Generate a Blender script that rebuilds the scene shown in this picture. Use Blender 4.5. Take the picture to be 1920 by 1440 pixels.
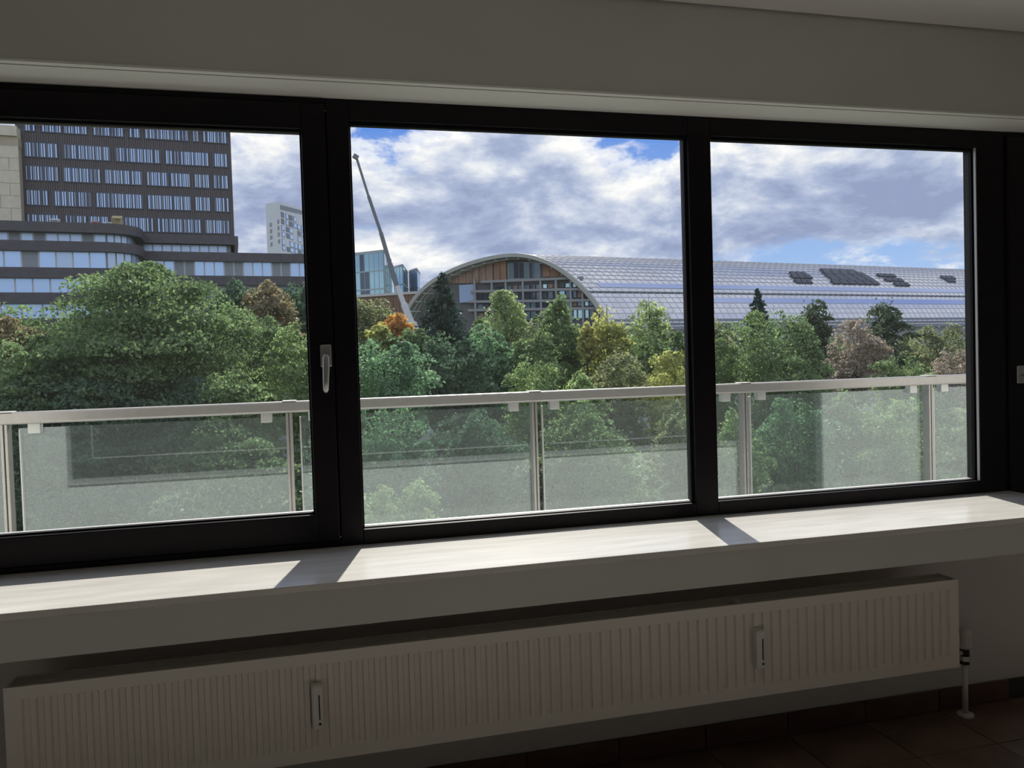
import bpy, math, random
import numpy as np
from mathutils import Vector, Matrix

# ------------------------------------------------------------------ camera, world, sun, exposure
for o in list(bpy.data.objects):
    bpy.data.objects.remove(o, do_unlink=True)
SC = bpy.context.scene
COL = SC.collection
random.seed(7)
RNG = np.random.default_rng(7)

EYE = 1.4
F = 1442.0
yaw, pit, rol = math.radians(13.564), math.radians(1.618), math.radians(1.742)
_cy, _sy = math.cos(yaw), math.sin(yaw)
FWD = np.array([_sy*math.cos(pit), _cy*math.cos(pit), -math.sin(pit)])
_r = np.array([_cy, -_sy, 0.0]); _d = np.cross(FWD, _r)
RIGHT = _r*math.cos(rol) + _d*math.sin(rol)
DOWN = np.cross(FWD, RIGHT)
cam_data = bpy.data.cameras.new('camera')
cam_data.sensor_fit = 'HORIZONTAL'; cam_data.sensor_width = 36.0
cam_data.lens = F/1920*36.0
cam_data.clip_start = 0.05; cam_data.clip_end = 3000
cam = bpy.data.objects.new('camera', cam_data); COL.objects.link(cam)
mw = Matrix.Identity(4)
for i in range(3):
    mw[i][0] = RIGHT[i]; mw[i][1] = -DOWN[i]; mw[i][2] = -FWD[i]
mw[2][3] = EYE
cam.matrix_world = mw
SC.camera = cam

SC.view_settings.view_transform = 'Standard'
SC.view_settings.look = 'None'
SC.view_settings.gamma = 1.0
SC.view_settings.use_curve_mapping = False
SC.view_settings.exposure = 0.0
SC.cycles.use_denoising = True
SC.cycles.max_bounces = 14
SC.cycles.diffuse_bounces = 6
SC.cycles.glossy_bounces = 5
SC.cycles.transmission_bounces = 8
SC.cycles.transparent_max_bounces = 24
SC.cycles.sample_clamp_indirect = 6.0
SC.cycles.caustics_reflective = False
SC.cycles.caustics_refractive = False

SUN_STRENGTH = 5.7
SUN_DIR = Vector((0.22, 1.0, 0.85)).normalized()
sl = bpy.data.lights.new('sun', 'SUN'); sl.energy = SUN_STRENGTH; sl.angle = math.radians(0.6); sl.color = (1.0, 0.95, 0.87)
so = bpy.data.objects.new('sun', sl); COL.objects.link(so)
so.rotation_euler = SUN_DIR.to_track_quat('Z', 'Y').to_euler()
so.location = (20, 90, 70)


def ramp(nt, pts, interp='LINEAR'):
    n = nt.nodes.new('ShaderNodeValToRGB'); cr = n.color_ramp; cr.interpolation = interp
    while len(cr.elements) < len(pts): cr.elements.new(0.5)
    for e, (p, c) in zip(cr.elements, pts):
        e.position = p; e.color = (*c, 1) if len(c) == 3 else c
    return n


def mathn(nt, op, a, b=None, c=None, clamp=False):
    n = nt.nodes.new('ShaderNodeMath'); n.operation = op; n.use_clamp = clamp
    for i, v in enumerate((a, b, c)):
        if v is None: continue
        if isinstance(v, (int, float)): n.inputs[i].default_value = v
        else: nt.links.new(v, n.inputs[i])
    return n.outputs[0]


SKY_LOC = (15.86, 1.88, 6.07)


def build_world():
    w = bpy.data.worlds.new('cloudy_sky'); SC.world = w; w.use_nodes = True
    nt = w.node_tree; nt.nodes.clear(); L = nt.links.new
    out = nt.nodes.new('ShaderNodeOutputWorld'); bg = nt.nodes.new('ShaderNodeBackground')
    tc = nt.nodes.new('ShaderNodeTexCoord')
    sep = nt.nodes.new('ShaderNodeSeparateXYZ'); L(tc.outputs['Generated'], sep.inputs[0])
    x, y, z = sep.outputs
    zz = mathn(nt, 'POWER', mathn(nt, 'MAXIMUM', z, 0.0), 0.8)
    # cloud layers by elevation: streaks low down, a thick deck, broken tops above, medium cover overhead
    bias = ramp(nt, [(0.0, (0.50,)*3), (0.085, (0.53,)*3), (0.115, (0.50,)*3), (0.145, (0.60,)*3), (0.185, (0.63,)*3),
                     (0.225, (0.56,)*3), (0.255, (0.50,)*3), (0.29, (0.47,)*3), (0.40, (0.52,)*3), (0.7, (0.50,)*3), (1.0, (0.48,)*3)], 'EASE')
    L(z, bias.inputs[0])

    def density(dz, dx):
        comb = nt.nodes.new('ShaderNodeCombineXYZ')
        L(mathn(nt, 'ADD', x, dx), comb.inputs[0]); L(y, comb.inputs[1]); L(mathn(nt, 'MULTIPLY_ADD', zz, 1.9, dz), comb.inputs[2])
        mp = nt.nodes.new('ShaderNodeMapping'); mp.inputs['Location'].default_value = SKY_LOC
        L(comb.outputs[0], mp.inputs[0])
        n = nt.nodes.new('ShaderNodeTexNoise'); n.inputs['Scale'].default_value = 5.0; n.inputs['Detail'].default_value = 11
        n.inputs['Roughness'].default_value = 0.60; n.inputs['Distortion'].default_value = 0.15
        L(mp.outputs[0], n.inputs['Vector'])
        return mathn(nt, 'ADD', n.outputs[0], mathn(nt, 'SUBTRACT', bias.outputs[0], 0.5))

    d0 = density(0.0, 0.0); d1 = density(0.055, 0.01)
    # sunlit rims where the cloud thins upwards, grey-blue where it is thick
    lit = mathn(nt, 'MULTIPLY', mathn(nt, 'SUBTRACT', d0, d1), 4.6)
    thick = mathn(nt, 'MULTIPLY', mathn(nt, 'SUBTRACT', d0, 0.50), 3.0)
    light = mathn(nt, 'ADD', mathn(nt, 'SUBTRACT', 0.74, thick), lit, clamp=True)
    cc = ramp(nt, [(0.0, (0.33, 0.39, 0.60)), (0.3, (0.45, 0.52, 0.73)), (0.6, (0.70, 0.75, 0.89)), (0.85, (0.97, 0.97, 1.0)), (1.0, (1.12, 1.10, 1.08))])
    L(light, cc.inputs[0])
    blue = ramp(nt, [(0.0, (0.60, 0.74, 0.97)), (0.12, (0.36, 0.55, 0.92)), (0.30, (0.13, 0.30, 0.82)), (1.0, (0.07, 0.18, 0.58))]); L(z, blue.inputs[0])
    cov = ramp(nt, [(0.40, (0.0,)*3), (0.47, (0.75,)*3), (0.52, (1.0,)*3)], 'EASE'); L(d0, cov.inputs[0])
    mx = nt.nodes.new('ShaderNodeMix'); mx.data_type = 'RGBA'
    L(cov.outputs[0], mx.inputs[0]); L(blue.outputs[0], mx.inputs[6]); L(cc.outputs[0], mx.inputs[7])
    # pale haze close to the horizon; plain dim ground colour under it
    hz = nt.nodes.new('ShaderNodeMix'); hz.data_type = 'RGBA'
    hf = ramp(nt, [(0.0, (0.75,)*3), (0.09, (0.0,)*3)]); L(z, hf.inputs[0])
    L(hf.outputs[0], hz.inputs[0]); L(mx.outputs[2], hz.inputs[6]); hz.inputs[7].default_value = (0.78, 0.84, 0.95, 1)
    gm = nt.nodes.new('ShaderNodeMix'); gm.data_type = 'RGBA'
    L(mathn(nt, 'LESS_THAN', z, -0.01), gm.inputs[0]); L(hz.outputs[2], gm.inputs[6]); gm.inputs[7].default_value = (0.10, 0.12, 0.08, 1)
    L(gm.outputs[2], bg.inputs[0]); bg.inputs[1].default_value = 1.0
    L(bg.outputs[0], out.inputs[0])


build_world()


# ------------------------------------------------------------------ pixel rays (real distances are given with every use)
def ray(px, py):
    d = RIGHT*((px-960)/F) + DOWN*((py-720)/F) + FWD
    return d/d[1]


def at(px, py, Y):
    d = ray(px, py)*Y
    return Vector((d[0], Y, d[2]+EYE))


class Plane:
    """vertical plane through P0 (x, y) running along azimuth angle a; s along it, z up, n the horizontal normal facing the camera"""
    def __init__(self, p0, u, toward=0.0):
        self.u = np.array([u[0], u[1]])/math.hypot(*u)
        self.n = np.array([self.u[1], -self.u[0]])
        self.p0 = np.array([p0[0], p0[1]]) + self.n*toward

    def shifted(self, d): return Plane(self.p0 + self.n*d, self.u)

    def hit(self, px, py):
        r = ray(px, py)
        t = (self.p0 @ self.n)/(r[:2] @ self.n)
        q = r*t
        return float((q[:2]-self.p0) @ self.u), float(q[2]+EYE)

    def P(self, s, d, z):
        q = self.p0 + self.u*s + self.n*d
        return (q[0], q[1], z)


# ------------------------------------------------------------------ mesh helpers
class MB:
    def __init__(self): self.v = []; self.f = []

    def box(self, x0, x1, y0, y1, z0, z1):
        b = len(self.v)
        self.v += [(x, y, z) for z in (z0, z1) for y in (y0, y1) for x in (x0, x1)]
        self.f += [tuple(b+i for i in q) for q in ((0, 2, 3, 1), (4, 5, 7, 6), (0, 1, 5, 4), (2, 6, 7, 3), (0, 4, 6, 2), (1, 3, 7, 5))]
        return self

    def fbox(self, pl, s0, s1, d0, d1, z0, z1):
        b = len(self.v)
        self.v += [pl.P(s, -d, z) for z in (z0, z1) for d in (-d1, -d0) for s in (s0, s1)]
        self.f += [tuple(b+i for i in q) for q in ((0, 2, 3, 1), (4, 5, 7, 6), (0, 1, 5, 4), (2, 6, 7, 3), (0, 4, 6, 2), (1, 3, 7, 5))]
        return self

    def prism(self, poly, z0, z1):
        b = len(self.v); n = len(poly)
        self.v += [(p[0], p[1], z0) for p in poly] + [(p[0], p[1], z1) for p in poly]
        self.f += [tuple(b+n-1-i for i in range(n)), tuple(b+n+i for i in range(n))]
        self.f += [(b+i, b+(i+1) % n, b+n+(i+1) % n, b+n+i) for i in range(n)]
        return self

    def tube(self, pts, rads, k=8):
        b = len(self.v); pts = [Vector(p) for p in pts]
        for i, p in enumerate(pts):
            t = (pts[min(i+1, len(pts)-1)]-pts[max(i-1, 0)]).normalized()
            a = Vector((0, 0, 1)) if abs(t.z) < 0.9 else Vector((1, 0, 0))
            e1 = t.cross(a).normalized(); e2 = t.cross(e1)
            for j in range(k):
                q = p + (e1*math.cos(2*math.pi*j/k) + e2*math.sin(2*math.pi*j/k))*rads[i]
                self.v.append(tuple(q))
        for i in range(len(pts)-1):
            for j in range(k):
                self.f.append((b+i*k+j, b+i*k+(j+1) % k, b+(i+1)*k+(j+1) % k, b+(i+1)*k+j))
        self.f.append(tuple(b+k-1-j for j in range(k))); m = b+(len(pts)-1)*k
        self.f.append(tuple(m+j for j in range(k)))
        return self

    def beam(self, a, b_, w, h=None):
        """square bar from a to b_"""
        h = h or w
        a = Vector(a); c = Vector(b_); t = (c-a).normalized()
        up = Vector((0, 0, 1)) if abs(t.z) < 0.95 else Vector((0, 1, 0))
        e1 = t.cross(up).normalized()*w/2; e2 = t.cross(e1).normalized()*h/2
        i = len(self.v)
        for p in (a, c): self.v += [tuple(p-e1-e2), tuple(p+e1-e2), tuple(p+e1+e2), tuple(p-e1+e2)]
        self.f += [tuple(i+j for j in q) for q in ((3, 2, 1, 0), (4, 5, 6, 7), (0, 1, 5, 4), (1, 2, 6, 5), (2, 3, 7, 6), (3, 0, 4, 7))]
        return self

    def build(self, name, m, parent=None, bevel=0, smooth=False, kind=None, label=None, seg=2):
        me = bpy.data.meshes.new(name); me.from_pydata(self.v, [], self.f); me.update()
        if m is not None: me.materials.append(m)
        if smooth:
            me.polygons.foreach_set('use_smooth', [True]*len(me.polygons))
        return link(name, me, parent, bevel, kind, label, seg)


def link(name, me, parent=None, bevel=0, kind=None, label=None, seg=2):
    o = bpy.data.objects.new(name, me); COL.objects.link(o)
    if parent is not None: put(o, parent)
    if bevel:
        b = o.modifiers.new('bevel', 'BEVEL'); b.width = bevel; b.segments = seg; b.limit_method = 'ANGLE'
    if kind: o['kind'] = kind
    if label: o['label'] = label
    return o


def put(o, parent):
    o.parent = parent
    o.matrix_parent_inverse = Matrix.Translation(-world_loc(parent))


def world_loc(o):
    p = Vector(o.location)
    while o.parent is not None:
        p = p + o.matrix_parent_inverse.translation; o = o.parent; p = p + Vector(o.location)
    return p


def empty(name, loc, label=None, cat=None, kind=None, group=None):
    o = bpy.data.objects.new(name, None); COL.objects.link(o); o.location = loc; o.empty_display_size = 0.2
    if kind: o['kind'] = kind
    if label: o['label'] = label
    if cat: o['category'] = cat
    if group: o['group'] = group
    return o


def tag(o, label=None, cat=None, kind=None, group=None):
    if kind: o['kind'] = kind
    if label: o['label'] = label
    if cat: o['category'] = cat
    if group: o['group'] = group
    return o


# ------------------------------------------------------------------ materials
MATS = {}


def mat(name, col, rough=0.6, metal=0.0, noise=0.0, nscale=8.0, stretch=(1, 1, 1), bump=0.0, spec=0.5):
    m = bpy.data.materials.new(name); m.use_nodes = True; nt = m.node_tree
    b = nt.nodes['Principled BSDF']
    b.inputs['Base Color'].default_value = (*col, 1); b.inputs['Roughness'].default_value = rough
    b.inputs['Metallic'].default_value = metal; b.inputs['Specular IOR Level'].default_value = spec
    if noise or bump:
        tc = nt.nodes.new('ShaderNodeTexCoord'); mp = nt.nodes.new('ShaderNodeMapping'); mp.inputs['Scale'].default_value = stretch
        nz = nt.nodes.new('ShaderNodeTexNoise'); nz.inputs['Scale'].default_value = nscale; nz.inputs['Detail'].default_value = 6
        nt.links.new(tc.outputs['Object'], mp.inputs[0]); nt.links.new(mp.outputs[0], nz.inputs['Vector'])
        if noise:
            lo = tuple(c*(1-noise) for c in col); hi = tuple(min(1, c*(1+noise)) for c in col)
            r = ramp(nt, [(0.3, lo), (0.7, hi)]); nt.links.new(nz.outputs[0], r.inputs[0]); nt.links.new(r.outputs[0], b.inputs['Base Color'])
        if bump:
            bp = nt.nodes.new('ShaderNodeBump'); bp.inputs['Strength'].default_value = bump; bp.inputs['Distance'].default_value = 0.01
            nt.links.new(nz.outputs[0], bp.inputs['Height']); nt.links.new(bp.outputs[0], b.inputs['Normal'])
    MATS[name] = m
    return m


def glass_mat(name, tint, haze=0.0, haze_col=(0.8, 0.9, 0.86), f0=0.04, boost=1.0):
    """thin clear glass: transmits its tint, reflects by angle, with an optional film of dust"""
    m = bpy.data.materials.new(name); m.use_nodes = True; nt = m.node_tree; nt.nodes.clear(); L = nt.links.new
    out = nt.nodes.new('ShaderNodeOutputMaterial')
    tr = nt.nodes.new('ShaderNodeBsdfTransparent'); tr.inputs[0].default_value = (*tint, 1)
    gl = nt.nodes.new('ShaderNodeBsdfGlossy'); gl.inputs['Roughness'].default_value = 0.0; gl.inputs[0].default_value = (0.93, 0.98, 1.0, 1)
    lw = nt.nodes.new('ShaderNodeLayerWeight'); lw.inputs['Blend'].default_value = 0.5
    p5 = mathn(nt, 'POWER', lw.outputs['Facing'], 5.0)
    fr = mathn(nt, 'MULTIPLY_ADD', p5, 1.0-f0, f0, clamp=True)
    base = tr.outputs[0]
    if haze:
        df = nt.nodes.new('ShaderNodeBsdfDiffuse'); df.inputs[0].default_value = (*haze_col, 1)
        tl = nt.nodes.new('ShaderNodeBsdfTranslucent'); tl.inputs[0].default_value = (*haze_col, 1)
        m0 = nt.nodes.new('ShaderNodeMixShader'); m0.inputs[0].default_value = 0.4; L(df.outputs[0], m0.inputs[1]); L(tl.outputs[0], m0.inputs[2])
        tc = nt.nodes.new('ShaderNodeTexCoord'); nz = nt.nodes.new('ShaderNodeTexNoise'); nz.inputs['Scale'].default_value = 3; nz.inputs['Detail'].default_value = 2
        L(tc.outputs['Object'], nz.inputs['Vector'])
        hf = mathn(nt, 'MULTIPLY_ADD', nz.outputs[0], haze*0.6, haze*0.7)
        m1 = nt.nodes.new('ShaderNodeMixShader'); L(hf, m1.inputs[0]); L(tr.outputs[0], m1.inputs[1]); L(m0.outputs[0], m1.inputs[2])
        base = m1.outputs[0]
    mx = nt.nodes.new('ShaderNodeMixShader'); L(fr, mx.inputs[0]); L(base, mx.inputs[1]); L(gl.outputs[0], mx.inputs[2])
    L(mx.outputs[0], out.inputs[0]); MATS[name] = m
    return m


def leaf_mat(name, dark, light, trans=0.45):
    m = bpy.data.materials.new(name); m.use_nodes = True; nt = m.node_tree; nt.nodes.clear(); L = nt.links.new
    out = nt.nodes.new('ShaderNodeOutputMaterial')
    geo = nt.nodes.new('ShaderNodeNewGeometry'); tc = nt.nodes.new('ShaderNodeTexCoord')
    nz = nt.nodes.new('ShaderNodeTexNoise'); nz.inputs['Scale'].default_value = 0.45; nz.inputs['Detail'].default_value = 3
    L(tc.outputs['Object'], nz.inputs['Vector'])
    f = mathn(nt, 'ADD', mathn(nt, 'MULTIPLY', geo.outputs['Random Per Island'], 0.5), mathn(nt, 'MULTIPLY_ADD', nz.outputs[0], 1.6, -0.55), clamp=True)
    r = ramp(nt, [(0.0, dark), (0.55, tuple((a+b)/2 for a, b in zip(dark, light))), (1.0, light)]); L(f, r.inputs[0])
    df = nt.nodes.new('ShaderNodeBsdfDiffuse'); tl = nt.nodes.new('ShaderNodeBsdfTranslucent')
    L(r.outputs[0], df.inputs[0])
    hs = nt.nodes.new('ShaderNodeHueSaturation'); hs.inputs['Value'].default_value = 1.35; hs.inputs['Saturation'].default_value = 1.1
    L(r.outputs[0], hs.inputs['Color']); L(hs.outputs[0], tl.inputs[0])
    mx = nt.nodes.new('ShaderNodeMixShader'); mx.inputs[0].default_value = trans; L(df.outputs[0], mx.inputs[1]); L(tl.outputs[0], mx.inputs[2])
    gl = nt.nodes.new('ShaderNodeBsdfGlossy'); gl.inputs['Roughness'].default_value = 0.45; gl.inputs[0].default_value = (1, 1, 1, 1)
    m2 = nt.nodes.new('ShaderNodeMixShader'); m2.inputs[0].default_value = 0.02; L(mx.outputs[0], m2.inputs[1]); L(gl.outputs[0], m2.inputs[2])
    L(m2.outputs[0], out.inputs[0]); MATS[name] = m
    return m


M_WALL = mat('warm_white_paint', (0.655, 0.64, 0.615), 0.8, noise=0.03, nscale=3, bump=0.05)
M_FACADE = mat('white_render', (0.86, 0.85, 0.82), 0.85, noise=0.05, nscale=2)
M_FRAME = mat('dark_brown_frame', (0.0085, 0.0065, 0.0085), 0.42, noise=0.15, nscale=30, spec=.2)
M_SILL = mat('beige_marble', (0.745, 0.715, 0.67), 0.22, noise=0.10, nscale=5, stretch=(0.8, 5, 3))
M_GLASS = glass_mat('window_glass', (0.975, 0.985, 0.98), haze=.009, haze_col=(.9, .9, .9), f0=0.022)
M_RAILGLASS = glass_mat('railing_glass', (0.905, 0.96, 0.952), haze=0.034, f0=0.088, haze_col=(0.82, 0.88, 0.87))
M_ALU = mat('brushed_aluminium', (0.43, 0.405, 0.385), 0.36, metal=0.55, noise=0.05, nscale=30)
M_ALULIGHT = mat('pale_aluminium', (0.66, 0.65, 0.63), 0.4, metal=0.3)
M_RAD = mat('cream_enamel', (0.76, 0.70, 0.63), 0.42)
M_DARKGAP = mat('dark_rubber', (0.02, 0.02, 0.02), 0.7)
M_TILE = mat('terracotta_tile', (0.19, 0.122, 0.092), 0.42, noise=0.35, nscale=5, bump=0.08)
M_SKIRT = mat('dark_terracotta', (0.12, 0.068, 0.055), 0.4, noise=0.3, nscale=7)
M_GROUT = mat('grey_grout', (0.06, 0.055, 0.05), 0.9)
M_PLASTIC = mat('white_plastic', (0.72, 0.69, 0.65), 0.35)
M_STEEL = mat('satin_steel', (0.55, 0.54, 0.52), 0.35, metal=0.8)
M_SLAB = mat('balcony_concrete', (0.5, 0.5, 0.48), 0.85, noise=0.15, nscale=4)

# ------------------------------------------------------------------ room shell
W, YO = 2.49, 2.80          # inner and outer wall faces
XL, XR = -1.45, 3.45        # window opening
XD = 2.777                  # the balcony door starts here
SILL, HEAD = 0.796, 2.296
CEIL = 2.616
YL = 2.461                  # face of the lintel board, a little proud of the wall below
RX0, RX1, RY0 = -3.4, 3.95, -3.2

b = MB()
b.box(RX0-.2, XD, W, 2.72, -0.2, SILL-.02); b.box(XR, RX1+.2, W, 2.72, -0.2, SILL-.02); b.box(XD, XR, W, 2.72, -.2, -.012)
b.box(RX0-.2, RX1+.2, YL, W, HEAD, CEIL+.2); b.box(RX0-.2, RX1+.2, W, 2.498, HEAD+.012, CEIL+.2); b.box(RX0-.2, RX1+.2, 2.498, 2.72, HEAD, CEIL+.2)
b.box(RX0-.2, XL, W, 2.72, SILL-.02, HEAD)
b.box(XR, RX1+.2, W, 2.72, SILL-.02, HEAD)
b.box(-9, XL, 2.72, YO, -4, 6); b.box(XR, 4.8, 2.72, YO, -4, 6)
b.box(XL, XD, 2.72, YO, -4, SILL-.01); b.box(XD, XR, 2.72, YO, -4, -.012); b.box(XL, XR, 2.72, YO, HEAD, 6)
wall_back = b.build('wall_back', M_WALL, kind='structure', label='warm white window wall around and below the long window')
wall_back.data.materials.append(M_FACADE)
wall_back.data.materials.append(mat('bounce_lit_soffit', (0.86, 0.85, 0.81), 0.6))  # undersides painted whiter to boost the light bounced up from the sill
for p in wall_back.data.polygons:
    if p.center.y > 2.71: p.material_index = 1
    elif p.normal.z < -.9 and p.center.z > 2: p.material_index = 2
MB().box(RX0, XD-.005, 2.23, W, 0.662, SILL-.02).build('apron_panel', M_WALL, wall_back)
MB().box(RX0-.2, RX0, RY0-.2, W, -0.2, CEIL+.2).build('wall_left', M_WALL, kind='structure', label='white side wall left of the camera')
MB().box(RX1, RX1+.2, RY0-.2, W, -0.2, CEIL+.2).build('wall_right', M_WALL, kind='structure', label='white side wall at the right end of the room')
MB().box(RX0, RX1, RY0-.2, RY0, -0.2, CEIL+.2).build('wall_rear', M_WALL, kind='structure', label='plain white rear wall behind the camera')
ceil = MB().box(RX0, RX1, RY0, YL-.009, CEIL, CEIL+.02).build('ceiling', M_WALL, kind='structure', label='flat off-white ceiling with a dark shadow gap along the window wall')
MB().box(RX0-.2, RX1+.2, RY0-.2, 2.72, CEIL+.05, CEIL+.2).build('ceiling_slab', M_WALL, ceil)
# slim bead along the lintel edge
MB().box(RX0, RX1, YL-.002, YL+.004, HEAD-.003, HEAD+.004).build('trim_2', MATS['bounce_lit_soffit'], kind='structure', label='thin white bead along the lower edge of the lintel')

# stone sill
MB().box(RX0, XD+.004, 2.21, 2.70, SILL-.02, SILL).build('trim_1', M_SILL, bevel=.003, kind='structure', label='long polished beige stone window sill in the sun')

# floor
TS = 0.33
floor = MB().box(RX0-.2, RX1+.2, RY0-.2, 2.72, -0.2, -0.006).build('floor', M_GROUT, kind='structure', label='dark terracotta tiled floor')
tme = None
tile0 = MB().box(-.1635, .1635, -.1635, .1635, -.012, 0.0)
tile0 = tile0.build('tile', M_TILE, floor, bevel=.002)
tme = tile0.data
nt = 0
gx, gy = 2.26, 2.215
for j in range(0, 13):
    for i in range(-13, 8):
        cx = gx + (i+.5)*TS; cy = gy + (.5-j)*TS
        if not (RX0+.1 < cx < RX1-.1) or cy < RY0+.16: continue
        if cy > W-.05: continue
        nt += 1
        if nt == 1: o = tile0
        elif nt > 300: break
        else:
            o = tile0.copy(); COL.objects.link(o)
        o.location = (cx, cy, random.uniform(-.0008, .0008))
# strip of the rest of the floor (behind the camera) keeps the tile colour
MB().box(RX0, RX1, RY0, gy-12*TS-.002, -.012, -.0005).build('tile_field', M_TILE, floor, kind='stuff')
bounce_rug = MB().box(-2.9, 3.7, -1.5, 1.2, .0008, .012).build('bounce_rug', mat('bounce_cream', (0.57, 0.555, 0.535), .95, noise=.06, nscale=20), bevel=.004)  # added out of view so the sun patch bounces light into the room
tag(bounce_rug, 'unseen pale mat added behind the camera to bounce sunlight into the room', 'bounce_rug')
b = MB()
for i in range(132): b.box(-2.89+i*.05, -2.868+i*.05, 1.2, 1.235, .001, .006)
b.build('bounce_fringe', MATS['bounce_cream'], bounce_rug, kind='stuff')
# skirting tiles
base = MB().box(RX0, XD, W-.006, W, 0, .080).build('baseboard_back', M_GROUT, kind='structure', label='dark terracotta skirting tiles under the radiator wall')
sk0 = MB().box(-.163, .163, -.0035, .0035, .002, .083).build('tile', M_SKIRT, base, bevel=.002)
sk0.matrix_parent_inverse = Matrix.Identity(4)
for i in range(-15, 8):
    cx = 1.93 + (i+.5)*TS
    if not RX0+.1 < cx < XD-.1: continue
    o = sk0 if i == -15 or sk0.location.x == 0 else sk0.copy()
    if o is not sk0: COL.objects.link(o)
    o.location = (cx, W-.0085, 0)

# ------------------------------------------------------------------ windows
YF, YG = 2.647, 2.690
MULL = [(0.030, 0.104), (1.341, 1.433), (2.637, 2.775)]   # fixed uprights between the lights
Z0, Z1 = 0.8476, 2.226      # sight lines of the fixed lights
bays = [(XL, MULL[0][0]), (MULL[0][1], MULL[1][0]), (MULL[1][1], MULL[2][0]), (MULL[2][1], XR)]
wl = ['tilting window light on the left with a thick dark sash and grey handle', 'fixed middle window light with a thin dark frame looking at the arched hall',
      'fixed window light right of the middle with a thin dark frame', 'dark framed glazed balcony door at the right edge with a pale grey handle']


def handle(parent, x, ztop, yfront, dz):
    h = MB().box(x-.0185, x+.0185, yfront-.012, yfront, ztop-.075, ztop).build('handle', M_STEEL, parent, bevel=.005, label='grey metal window handle')
    b = MB(); b.tube([(x, yfront-.008, ztop-.045), (x, yfront-.036, ztop-.045)], [.011, .010], 12)
    b.build('handle_neck', M_STEEL, h, smooth=False)
    b = MB(); n = 7
    b.tube([(x, yfront-.036, ztop-.03), (x, yfront-.040, ztop-.045), (x-.001, yfront-.042, ztop-.08), (x-.003, yfront-.042, ztop-.12),
            (x-.004, yfront-.041, ztop-.150), (x-.004, yfront-.040, ztop-.160)], [.006, .0115, .0115, .0105, .0095, .004], 12)
    b.build('lever', M_STEEL, h, smooth=True)
    return h


for k, (xa, xb) in enumerate(bays):
    zf = SILL if k < 3 else 0.0
    w = empty('window_%d' % (k+1) if k < 3 else 'door_1', (xa, YF, zf), wl[k], kind='structure')
    b = MB()
    if k == 0:
        b.box(xa, xb, YF, 2.72, SILL, SILL+.02); b.box(xa, xb, YF, 2.72, HEAD-.02, HEAD); b.box(xa, xa+.04, YF, 2.72, SILL+.02, HEAD-.02)
    elif k == 3:
        b.box(xa, xb, YF, 2.72, 0, .02); b.box(xa, xb, YF, 2.72, HEAD-.02, HEAD); b.box(xb-.04, xb, YF, 2.72, .02, HEAD-.02)
    else:
        b.box(xa, xb, YF, 2.72, SILL, Z0); b.box(xa, xb, YF, 2.72, Z1, HEAD)
    if k == 0: b.box(xb-.03, xb, 2.7125, 2.72, SILL+.02, HEAD-.02)
    if k == 3: b.box(xa, xa+.03, 2.7125, 2.72, .02, HEAD-.02)
    b.build('frame', M_FRAME, w, bevel=.003)
    if k < 3:
        c, d = MULL[k]
        MB().box(c, d, YF, 2.72, SILL if k < 2 else 0, HEAD).build('mullion', M_FRAME, w, bevel=.003)
    if k in (0, 3):
        if k == 0: x0, x1, sl_, sr, zb, zt = xa+.015, xb-.003, .085, .0785, .912, 2.188
        else: x0, x1, sl_, sr, zb, zt = xa+.003, xb-.015, .115, .085, .115, 2.188
        b = MB(); yf = 2.635
        b.box(x0, x0+sl_, yf, 2.712, zf+.022, HEAD-.022); b.box(x1-sr, x1, yf, 2.712, zf+.022, HEAD-.022)
        b.box(x0+sl_, x1-sr, yf, 2.712, zf+.022, zb); b.box(x0+sl_, x1-sr, yf, 2.712, zt, HEAD-.022)
        sash = b.build('sash', M_FRAME, w, bevel=.004)
        ga, gb, za, zb_ = x0+sl_, x1-sr, zb, zt
        MB().box(ga, gb, 2.652, 2.667, zb, zb+.006).box(ga, gb, 2.652, 2.667, zt-.007, zt).box(ga, ga+.006, 2.652, 2.667, zb+.006, zt-.007).box(gb-.006, gb, 2.652, 2.667, zb+.006, zt-.007).build('glazing_bead', M_FRAME, sash)
        handle(w, -.004 + .006 if k == 0 else 2.826, 1.478 if k == 0 else 1.412 - .09 + .0, yf, 0)
    else:
        ga, gb, za, zb_ = xa, xb, Z0, Z1
        MB().box(ga, gb, 2.668, 2.683, za, za+.004).box(ga, gb, 2.662, 2.683, zb_-.012, zb_).box(ga, ga+.006, 2.668, 2.683, za+.004, zb_-.012).box(gb-.010, gb, 2.668, 2.683, za+.004, zb_-.012).build('glazing_bead', M_FRAME, w)
    MB().box(ga, gb, YG-.003, YG+.003, za, zb_).build('pane', M_GLASS, w, label='clear glass pane')
    b = MB(); q = .0065
    b.box(ga, ga+q, YG-.0045, YG-.0032, za, zb_).box(gb-q, gb, YG-.0045, YG-.0032, za, zb_).box(ga, gb, YG-.0045, YG-.0032, zb_-q, zb_).box(ga, gb, YG-.0045, YG-.0032, za, za+.004)
    b.build('spacer', M_ALULIGHT, w, label='pale aluminium spacer around the pane')
    if k == 2:
        MB().box(gb-.004, gb-.0005, 2.651, 2.662, za, zb_).build('reveal_strip', M_ALULIGHT, w, label='pale strip along the right reveal')  # thin pale aluminium strip just inside the right edge
    # pale outer ledge seen as a bright line along the foot of the pane
    zl = za + (.004 if k in (1, 2) else .002)
    MB().box(ga, gb, YG+.004, 2.715, za, zl).build('outer_ledge', M_ALULIGHT, w, label='sunlit pale ledge outside the glass')
bb = MB(); bb.v = [(x, y, z) for x in (XL, XD) for y, z in ((2.72, .80), (2.815, .79), (2.815, .775), (2.72, .775))]
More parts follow.
